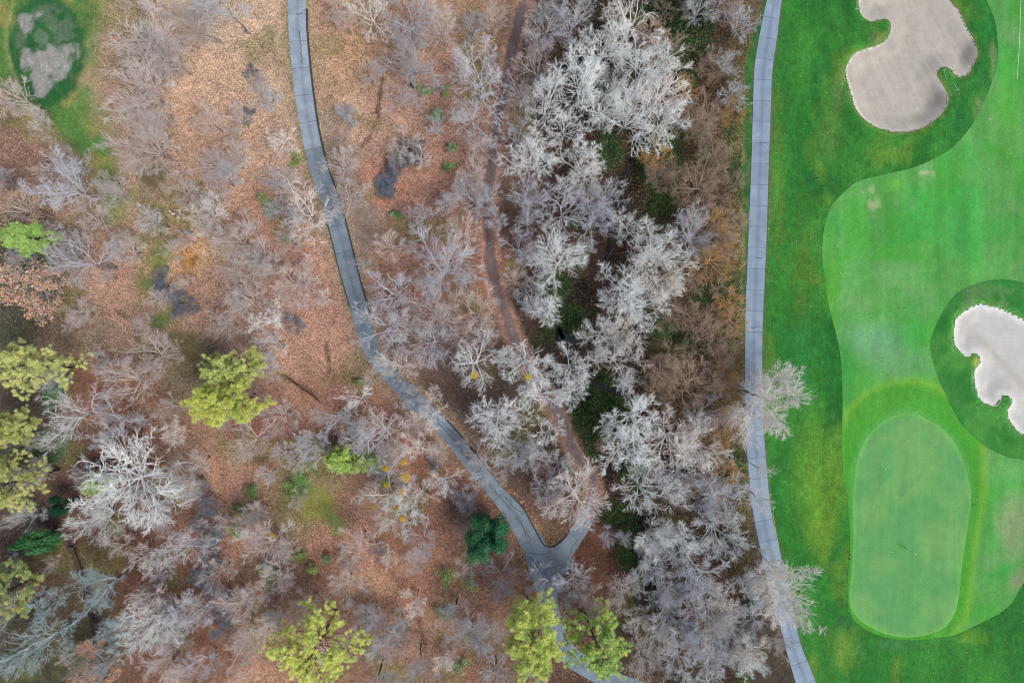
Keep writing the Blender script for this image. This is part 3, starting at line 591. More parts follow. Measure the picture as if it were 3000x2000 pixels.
nzz = noise(nt, N(nt, "ShaderNodeNewGeometry").outputs["Position"], 3, 3); bp = N(nt, "ShaderNodeBump"); bp.inputs["Strength"].default_value = .25; nt.links.new(nzz, bp.inputs["Height"]); nt.links.new(bp.outputs[0], b.inputs["Normal"])
tag(ribbon("creek_water", CREEK, CWID, -1.12, mw), kind='structure', label='dark narrow creek glimpsed between the white trees')

# ------------------------------------------------------------ concrete paths, slab by slab
def frame_line(P):
    P = np.asarray(P, float); d = np.r_[0, np.cumsum(np.hypot(*np.diff(P[:, :2], axis=0).T))]
    return P, d
def at_line(P, d, s):
    a = np.array([np.interp(s, d, P[:, k]) for k in range(3)]); e = 4.0
    p1 = np.array([np.interp(s + e, d, P[:, k]) for k in range(2)]); p0 = np.array([np.interp(s - e, d, P[:, k]) for k in range(2)])
    t = (p1 - p0) / (np.linalg.norm(p1 - p0) + 1e-9); n = np.array([-t[1], t[0]])
    return a[:2], a[2] / 2, n
def slab_mesh(P, d, s0, s1, u0=-1.0, u1=1.0, zt_=0.075, zb=-0.12, nseg=5):
    V = []; A = []
    for s in np.linspace(s0, s1, nseg):
        c, h, n = at_line(P, d, s)
        for u in (u0, u1):
            q = c + n * h * u
            V += [(X(q[0]), Y(q[1]), zt_), (X(q[0]), Y(q[1]), zb)]; A += [u, u]
    V = np.array(V, float); F = []
    for i in range(nseg - 1):
        a = 4 * i; b_ = 4 * (i + 1)
        F += [(a, a + 2, b_ + 2, b_), (a + 1, b_ + 1, b_ + 3, a + 3), (a, b_, b_ + 1, a + 1), (a + 2, a + 3, b_ + 3, b_ + 2)]
    F += [(0, 1, 3, 2), (4 * nseg - 4, 4 * nseg - 2, 4 * nseg - 1, 4 * nseg - 3)]
    F = np.array(F); o = V.mean(0); o[2] = 0
    a = V[F[0, 1]] - V[F[0, 0]]; b_ = V[F[0, 2]] - V[F[0, 0]]
    if a[0] * b_[1] - a[1] * b_[0] < 0: F = F[:, ::-1]
    return mesh_np("slab", V - o, F, 4, None, False, {"across": np.array(A)}), o
def build_path(label, PC, spacing, mat, gap, base_half, split=None, s_off=0, zt_=.075):
    root = ribbon("cart_path", PC[:, :2], base_half, 0.045, M['joint'])
    tag(root, kind='structure', label=label)
    P, d = frame_line(PC); s = s_off
    while s < d[-1] - spacing:
        ln = spacing * (1 + .03 * (random.random() - .5)); c, h, n = at_line(P, d, s + ln / 2)
        if -120 < c[1] < 2130:
            parts = [(-1, 1)]
            if split and split(c): parts = [(-1, -.04), (.0, 1)]
            for u0, u1 in parts:
                me, o = slab_mesh(P, d, s + gap / 2, s + ln - gap / 2, u0, u1, zt_ + random.uniform(-.006, .006))
                me.materials.append(mat if not isinstance(mat, list) else mat[0 if c[1] < 430 else 1]); link("slab", me, None, root, o)
        s += ln
    return root
build_path('straight pale concrete cart path between wood and golf course', RPC, 61.5, M['slab_r'], .95, RPC[:, 2] / 2 - 1.5, s_off=36)
lp = build_path('older grey concrete path winding through the leafless wood', LPC, 79, [M['slab_lu'], M['slab_l']], 1.2, LPC[:, 2] / 2 - 1.5,
                split=lambda c: c[1] > 1180 and c[1] < 1640, s_off=114)
# fork by the trail end
fork = [(1541, 1500), (1556, 1530), (1573, 1564), (1585, 1588), (1600, 1600), (1622, 1600), (1643, 1585), (1664, 1566), (1676, 1544), (1694, 1512), (1738, 1524), (1722, 1556), (1704, 1584), (1680, 1622), (1664, 1660), (1645, 1692), (1628, 1722), (1612, 1745), (1590, 1700), (1560, 1610)]
fo = sheet("path_fork", fork, .8, 0.06, lambda a, b: lin((110, 122, 133)) * ONE(a) * (.85 + .3 * fbm(X(a), Y(b), 1.5, 3, 99))[:, None], mat_attr("fork_concrete", 9, .1, .6, .1, bump=.1), lambda a, b: a * 0 + .02, 'broad concrete fork where the path meets the dirt trail')
fo.location.z = .012
# cracks across the older slabs
def crack(pts, w=.9):
    P = smooth_open(pts, 5); P = P + RS.normal(0, 1.0, P.shape)
    return ribbon("crack", P, w * (.6 + .8 * RS.rand(len(P))), 0.096, M['joint'], parent=lp)
for c in ([(1513, 1500), (1528, 1530), (1537, 1560), (1545, 1590)], [(1543, 1620), (1570, 1621), (1600, 1620), (1640, 1600)], [(1550, 1628), (1570, 1650), (1585, 1685), (1592, 1715)], [(1668, 1560), (1690, 1580), (1676, 1600), (1672, 1625)],
          [(1300, 1240), (1320, 1262), (1350, 1290)], [(1310, 1262), (1345, 1250)], [(1345, 1315), (1362, 1335), (1392, 1352)], [(1365, 1322), (1390, 1380), (1412, 1370)], [(1480, 1455), (1497, 1470), (1490, 1490)], [(878, 90), (882, 140), (886, 190)], [(870, 45), (888, 36), (897, 30)], [(2200, 960), (2222, 957)], [(2210, 755), (2232, 758)], [(1475, 1452), (1500, 1478), (1530, 1500)]):
    crack(c)
# dark edging boards
def edging(PC, side, y0, y1, w=2.6, off=2.2, pts=None):
    if pts is None:
        P = PC[(PC[:, 1] >= y0) & (PC[:, 1] <= y1)]
        T = np.gradient(P[:, :2], axis=0); T /= np.linalg.norm(T, axis=1)[:, None]; n = np.stack([-T[:, 1], T[:, 0]], 1)
        L = P[:, :2] + n * side * (P[:, 2:3] / 2 + off)
    else: L = smooth_open(pts, 6)
    return ribbon("edging", L, w, 0.17, M['curb'], thick=.3, parent=lp)
edging(LPC, -1, 22, 470); edging(LPC, -1, 470, 930, 2.0)
edging(LPC, -1, 1200, 1430, 2.0); edging(None, 0, 0, 0, 2.0, 0, [(1504, 1455), (1530, 1482), (1546, 1510), (1560, 1537), (1576, 1565), (1588, 1588), (1602, 1600), (1624, 1600), (1645, 1584), (1662, 1566)])
edging(LPC, 1, 640, 900, 1.2, 1)

# ------------------------------------------------------------ tree growing, one whole branch level at a time
def nrm(v): return v / (np.linalg.norm(v, axis=-1, keepdims=True) + 1e-9)
def grow(P0, D0, L, n, crook, r, bias=None, up=0.0):
    """M curved shoots -> (M,n,3)"""
    Mn = len(P0); out = np.zeros((Mn, n, 3)); out[:, 0] = P0; d = nrm(D0); step = (L / (n - 1))[:, None]
    for i in range(1, n):
        d = d + r.normal(0, crook, (Mn, 3)); d[:, 2] += up
        if bias is not None: d = d + bias
        d = nrm(d); out[:, i] = out[:, i - 1] + d * step
    return out
def children(P, k, t0, t1, ang, r, flat=0.0):
    """k side shoots on every parent polyline: positions, directions, t"""
    Mn, n, _ = P.shape
    t = np.clip(t0 + (t1 - t0) * (np.arange(k)[None] + r.rand(Mn, k)) / k, 0, .999) * (n - 1)
    i = np.floor(t).astype(int); f = (t - i)[..., None]; a = np.arange(Mn)[:, None]
    pos = P[a, i] * (1 - f) + P[a, i + 1] * f; tan = nrm(P[a, i + 1] - P[a, i])
    rv = r.normal(0, 1, pos.shape); perp = nrm(rv - (rv * tan).sum(-1, keepdims=True) * tan)
    an = np.radians(ang * (0.7 + .6 * r.rand(Mn, k)))[..., None]
    d = tan * np.cos(an) + perp * np.sin(an); d[..., 2] *= (1 - flat)
    return pos.reshape(-1, 3), nrm(d).reshape(-1, 3), (t / (n - 1)).reshape(-1)
def tubes(P, r0, r1, sides):
    """(M,n,3) with end radii (M,) -> verts, quads"""
    Mn, n, _ = P.shape; T = np.gradient(P, axis=1); T = nrm(T)
    ref = np.where(np.abs(T[..., 2:3]) > .9, np.array([1., 0, 0]), np.array([0, 0, 1.]))
    A = nrm(np.cross(T, ref)); B = np.cross(T, A)
    tt = np.linspace(0, 1, n)[None]; R = (np.asarray(r0)[:, None] * (1 - tt) + np.asarray(r1)[:, None] * tt)[..., None]
    ph = np.arange(sides) * 2 * np.pi / sides
    V = P[:, :, None] + (A[:, :, None] * np.cos(ph)[:, None] + B[:, :, None] * np.sin(ph)[:, None]) * R[:, :, None]
    idx = np.arange(Mn * n * sides).reshape(Mn, n, sides); nxt = np.roll(idx, -1, 2)
    F = np.stack([idx[:, :-1], nxt[:, :-1], nxt[:, 1:], idx[:, 1:]], -1).reshape(-1, 4)
    return V.reshape(-1, 3), F
def join(parts):
    V = []; F = []; o = 0
    for v, f in parts: V.append(v); F.append(f + o); o += len(v)
    return np.concatenate(V), np.concatenate(F)

def skeleton(seed, H=16., R=6., fork=.38, nl=7, k2=7, k3=5, k4=4, crook=.16, thick=1.0, spread=1.0, stems=1, twig=.03, droop=0.0, l4=1.0, ang=46):
    r = np.random.RandomState(seed)
    base = np.zeros((stems, 3)); base[:, :2] = r.normal(0, .12 * (stems > 1), (stems, 2))
    td = np.tile([0, 0, 1.], (stems, 1)) + r.normal(0, .05 + .28 * (stems > 1), (stems, 3)) * [1, 1, 0]
    trunk = grow(base, td, np.full(stems, fork * H) * (.85 + .3 * r.rand(stems)), 6, .05, r)
    tr = np.full(stems, .019 * H * thick / math.sqrt(stems))
    # main limbs
    L0, D0 = [], []
    per = max(2, nl // stems)
    for s in range(stems):
        for k in range(per):
            t = .72 + .28 * r.rand() if k else 1.0; i = t * 4.999; j = int(i); p = trunk[s, j] * (1 - i + j) + trunk[s, min(j + 1, 5)] * (i - j)
            az = 2 * math.pi * (k + .7 * r.rand()) / per + s; el = math.radians(r.uniform(22, 62)) if k else math.radians(80)
            L0.append(p); D0.append((math.cos(az) * math.cos(el) * spread, math.sin(az) * math.cos(el) * spread, math.sin(el)))
    L0 = np.array(L0); D0 = nrm(np.array(D0))
    hor = np.linalg.norm(D0[:, :2], axis=1)
    Ln = np.minimum(R * 1.0 / (hor + .08), (1 - fork) * H * .95 / (np.abs(D0[:, 2]) + .1)) * r.uniform(.75, 1.1, len(L0))
    l1 = grow(L0, D0, Ln, 9, crook, r, up=.03 - droop)
    p, d, t = children(l1, k2, .18, .98, ang, r, .25); L2n = np.repeat(Ln, k2) * .48 * (1.15 - .75 * t)
    l2 = grow(p, d, L2n, 6, crook * 1.15, r, up=.04 - droop)
    p, d, t3 = children(l2, k3, .15, 1, ang, r, .2); L3n = np.repeat(L2n, k3) * .5 * (1.15 - .6 * t3)
    l3 = grow(p, d, L3n, 4, crook * 1.3, r, up=.05 - droop)
    p, d, t4 = children(l3, k4, .1, 1, ang - 3, r, .1); L4n = np.repeat(L3n, k4) * .62 * (1.15 - .5 * t4) * l4 + .15
    l4 = grow(p, d, L4n, 3, crook * 1.3, r, up=.06 - droop)
    r1 = .0085 * H * thick * np.clip(Ln / Ln.max(), .4, 1)
    r2 = .0034 * H * thick * np.clip(L2n / L2n.max(), .35, 1)
    r3 = np.full(len(l3), max(.0017 * H * thick, twig * 1.15)); r4 = np.full(len(l4), twig)
    lv = [(trunk, tr, tr * .62, 8), (l1, r1, r1 * .3, 5), (l2, r2, r2 * .4, 4), (l3, r3, r3 * .55, 3), (l4, r4, r4 * .35, 3)]
    # normalise plan radius and height to 1 so that copies can be scaled to what the photo shows
    rad = np.percentile(np.linalg.norm(l4[:, -1, :2], axis=1), 93); hh = np.percentile(l4[:, -1, 2], 98)
    return lv, rad, hh
VAR = {}
def variant(key, **kw):
    lv, rad, hh = skeleton(**kw)
    tv, tf = tubes(*lv[0]); bv, bf = join([tubes(*lv[1]), tubes(*lv[2])]); wv, wf = join([tubes(*lv[3]), tubes(*lv[4])])
    VAR[key] = dict(trunk=mesh_np("trunk", tv, tf, 4, None, True), branches=mesh_np("branches", bv, bf, 4, None, True), twigs=mesh_np("twigs", wv, wf, 4, None, True), R=rad, H=hh, tips=lv[4][0][:, -1])
    for q in ('trunk', 'branches', 'twigs'): VAR[key][q].materials.append(BARK['G'][0])
for i in range(8): variant(('dense', i), seed=100 + i, H=16, R=6.5, fork=.3, nl=8, k2=8, k3=5, k4=4, crook=.14, thick=.85, twig=.028, l4=1.3, ang=42)
for i in range(6): variant(('open', i), seed=200 + i, H=16, R=6.5, fork=.36, nl=7, k2=7, k3=5, k4=4, crook=.17, thick=.85, twig=.025, l4=1.3, ang=43)
for i in range(6): variant(('wispy', i), seed=300 + i, H=15, R=5, fork=.34, nl=8, k2=7, k3=5, k4=4, crook=.11, thick=.8, twig=.019, spread=.85, l4=1.3, ang=38)
for i in range(4): variant(('fan', i), seed=400 + i, H=18, R=6, fork=.24, nl=10, k2=8, k3=5, k4=4, crook=.08, thick=.7, twig=.024, spread=.75, l4=1.4, ang=34)
for i in range(3): variant(('crown', i), seed=800 + i, H=15, R=6.5, fork=.3, nl=10, k2=9, k3=7, k4=5, crook=.12, thick=.8, twig=.023, l4=1.35, ang=40)
for i in range(3): variant(('brush', i), seed=500 + i, H=6, R=3.2, fork=.15, nl=10, k2=7, k3=5, k4=4, crook=.2, thick=.8, twig=.022, stems=4, spread=1.2)
for i in range(4): variant(('sparse', i), seed=600 + i, H=16, R=6.5, fork=.4, nl=6, k2=7, k3=5, k4=4, crook=.2, thick=.75, twig=.024, l4=1.2)
for i in range(2): variant(('tangle', i), seed=700 + i, H=4, R=2.4, fork=.12, nl=14, k2=8, k3=5, k4=4, crook=.5, thick=.8, twig=.02, stems=5, spread=1.3, droop=.03)

def set_mat(o, m):
    o.material_slots[0].link = 'OBJECT'; o.material_slots[0].material = m
def place_bare(name, var, bark, px_, py_, Rp, h, label, cat, group, frac=.74, rz=None):
    V = VAR[var]; bx_, by_ = W(px_, py_, h * frac); k = 1 - h * frac / CAMH
    s = 1.03 * Rp / S * k / V['R']; sz = h / V['H']
    gzz = gz(1500 + bx_ * S, 1000 - by_ * S)
    root = empty(name, (bx_, by_, gzz - .05), random.uniform(0, 6.28) if rz is None else rz)
    root.scale = (s, s, sz)
    tag(root, label, cat, group)
    for q in ('trunk', 'branches', 'twigs'):
        o = bpy.data.objects.new(q, V[q]); COL.objects.link(o); o.parent = root
        if q == 'twigs': o['kind'] = 'stuff'
        set_mat(o, BARK[bark][1] if q == 'trunk' or (q == 'branches' and bark == 'D' and False) else BARK[bark][0])
    return root

# foliage helpers -------------------------------------------------
def leaf_quads(P, size, colors, r, up=.6):
    n = len(P); nrmv = r.normal(0, 1, (n, 3)); nrmv[:, 2] = np.abs(nrmv[:, 2]) + up; nrmv = nrm(nrmv)
    rv = r.normal(0, 1, (n, 3)); a = nrm(np.cross(nrmv, rv)); b = np.cross(nrmv, a)
    sz = (size[0] + (size[1] - size[0]) * r.rand(n))[:, None]
    V = np.stack([P - a * sz * .5, P - b * sz * .32, P + a * sz * .5, P + b * sz * .32], 1)
    F = np.arange(4 * n).reshape(n, 4); return V.reshape(-1, 3), F, np.repeat(colors, 4, 0)
def palette(n, cols, r, jit=.18):
    c = np.array([lin(q) for q in cols])[r.randint(0, len(cols), n)]
    return np.clip(c * (1 + jit * r.normal(0, 1, (n, 1))), .004, .9)
def needle_puffs(C, rad, r, cols, nb=74):
    """starburst tufts of long needles round every point"""
    n = len(C); d = nrm(r.normal(0, 1, (n, nb, 3)) + [0, 0, .45]); rv = r.normal(0, 1, (n, nb, 3)); s = nrm(np.cross(d, rv))
    L = (rad[:, None, None] * (.75 + .4 * r.rand(n, nb, 1))); w = .026
    c = C[:, None]
    V = np.stack([c + d * L * .12 - s * w, c + d * L * .12 + s * w, c + d * L], 2)
    F = np.arange(n * nb * 3).reshape(-1, 3); CC = np.repeat(np.repeat(cols, nb, 0) * (1 + .16 * r.normal(0, 1, (n * nb, 1))), 3, 0)
    return V.reshape(-1, 3), F, np.clip(CC, .004, .9)
def pine(px_, py_, Rx, Ry, h, cols, label, seed, npf=1.0, puff=.42, cat='pine tree', dens=1.0, lob=.5):
    """Rx,Ry: crown half sizes in pixels"""
    r = np.random.RandomState(seed); frac = .72; bx_, by_ = W(px_, py_, h * frac); k = 1 - h * frac / CAMH
    rx_, ry_ = Rx / S * k, Ry / S * k
    root = empty("pine_tree", (bx_, by_, gz(1500 + bx_ * S, 1000 - by_ * S) - .05)); tag(root, label, cat)
    tk = grow(np.zeros((1, 3)), np.array([[0, 0, 1.]]), np.array([h * .95]), 10, .02, r)
    tv, tf = tubes(tk, [.014 * h], [.03], 8); link("trunk", mesh_np("trunk", tv, tf, 4, None, True), BARK['C'][1], root)
    nb_ = int(26 * max(1, h / 14)); zz = np.linspace(.42, .97, nb_); az = np.arange(nb_) * 2.4 + r.rand(nb_) * .8
    shape = np.sqrt(np.clip(1 - ((zz - .5) / .52) ** 2, .06, 1)) * r.uniform(.6, 1.08, nb_)
    i = zz / .95 * 9; i = np.clip(i, 0, 8.99); j = i.astype(int); f = (i - j)[:, None]
    P0 = tk[0, j] * (1 - f) + tk[0, j + 1] * f; D = np.stack([np.cos(az) * rx_, np.sin(az) * ry_, np.full(nb_, .14 * (rx_ + ry_))], 1)
    Ln = np.linalg.norm(D, axis=1) * shape; b1 = grow(P0, D, Ln, 6, .09, r, up=.02)
    p, d, t = children(b1, 9, .3, 1, 48, r, .55); L2 = np.repeat(Ln, 9) * .34 * (1.2 - .6 * t); b2 = grow(p, d, L2, 4, .15, r, up=.05)
    bv, bf = join([tubes(b1, np.full(nb_, .06), np.full(nb_, .02), 4), tubes(b2, np.full(len(b2), .022), np.full(len(b2), .01), 3)])
    link("branches", mesh_np("branches", bv, bf, 4, None, True), BARK['C'][0], root)
    C = np.concatenate([b2[:, -1], b2[:, 2], b1[:, -1], b2[:, 3] + r.normal(0, .3, (len(b2), 3)), b1[:, 4], b1[nb_ // 2:, 1], b1[nb_ // 2:, 2], b1[nb_ // 2:, 3], tk[0, -2:].repeat(5, 0) + r.normal(0, .5, (10, 3)) * [1, 1, .5]])
    C = C[r.rand(len(C)) < dens]; C = C + r.normal(0, .12, C.shape)
    n = len(C); lump = r.rand(n) * .9
    cl = palette(n, cols, r, .10) * .72 + .28 * lin((226, 224, 170)); cl = cl * (1.15 + .5 * lump)[:, None]
    V, F, CC = needle_puffs(C, np.full(n, puff) * r.uniform(.8, 1.2, n), r, cl)
    link("foliage", mesh_np("foliage", V, F, 3, CC), M['leaf'], root)['kind'] = 'stuff'
    return root
def leafy(name, px_, py_, Rx, Ry, h, cols, label, cat, seed, n=2600, size=(.16, .28), group=None, lobes=9, up=.5, z0=.25, lr=.42):
    r = np.random.RandomState(seed); frac = .6; bx_, by_ = W(px_, py_, h * frac); k = 1 - h * frac / CAMH
    rx_, ry_ = Rx / S * k, Ry / S * k
    root = empty(name, (bx_, by_, gz(1500 + bx_ * S, 1000 - by_ * S))); tag(root, label, cat, group)
    LC = np.stack([r.uniform(-.62, .62, lobes) * rx_, r.uniform(-.62, .62, lobes) * ry_, h * (z0 + (1 - z0) * r.uniform(.35, .8, lobes))], 1); LC[0] = (0, 0, h * .75)
    LR = np.stack([np.full(lobes, lr * rx_), np.full(lobes, lr * ry_), np.full(lobes, .24 * h)], 1) * r.uniform(.7, 1.25, (lobes, 1))
    w = r.randint(0, lobes, n); d = nrm(r.normal(0, 1, (n, 3))) * (r.rand(n, 1) ** .4); d[:, 2] = np.where(d[:, 2] < -.3, -d[:, 2], d[:, 2])
    P = LC[w] + d * LR[w]; P[:, 2] = np.maximum(P[:, 2], .03)
    cl = palette(n, cols, r, .16) * (0.65 + .7 * r.rand(lobes))[w][:, None]
    V, F, CC = leaf_quads(P, size, np.clip(cl, .004, .9), r, up)
    link("foliage", mesh_np("foliage", V, F, 4, CC), M['leaf'], root)['kind'] = 'stuff'
    st = grow(np.zeros((lobes, 3)) + r.normal(0, .05, (lobes, 3)) * [1, 1, 0], LC, np.linalg.norm(LC, axis=1), 5, .06, r)
    sv, sf = tubes(st, np.full(lobes, .012 * h + .02), np.full(lobes, .015), 5); link("trunk" if h > 4 else "stems", mesh_np("stems", sv, sf, 4, None, True), BARK['C'][1], root)
    return root

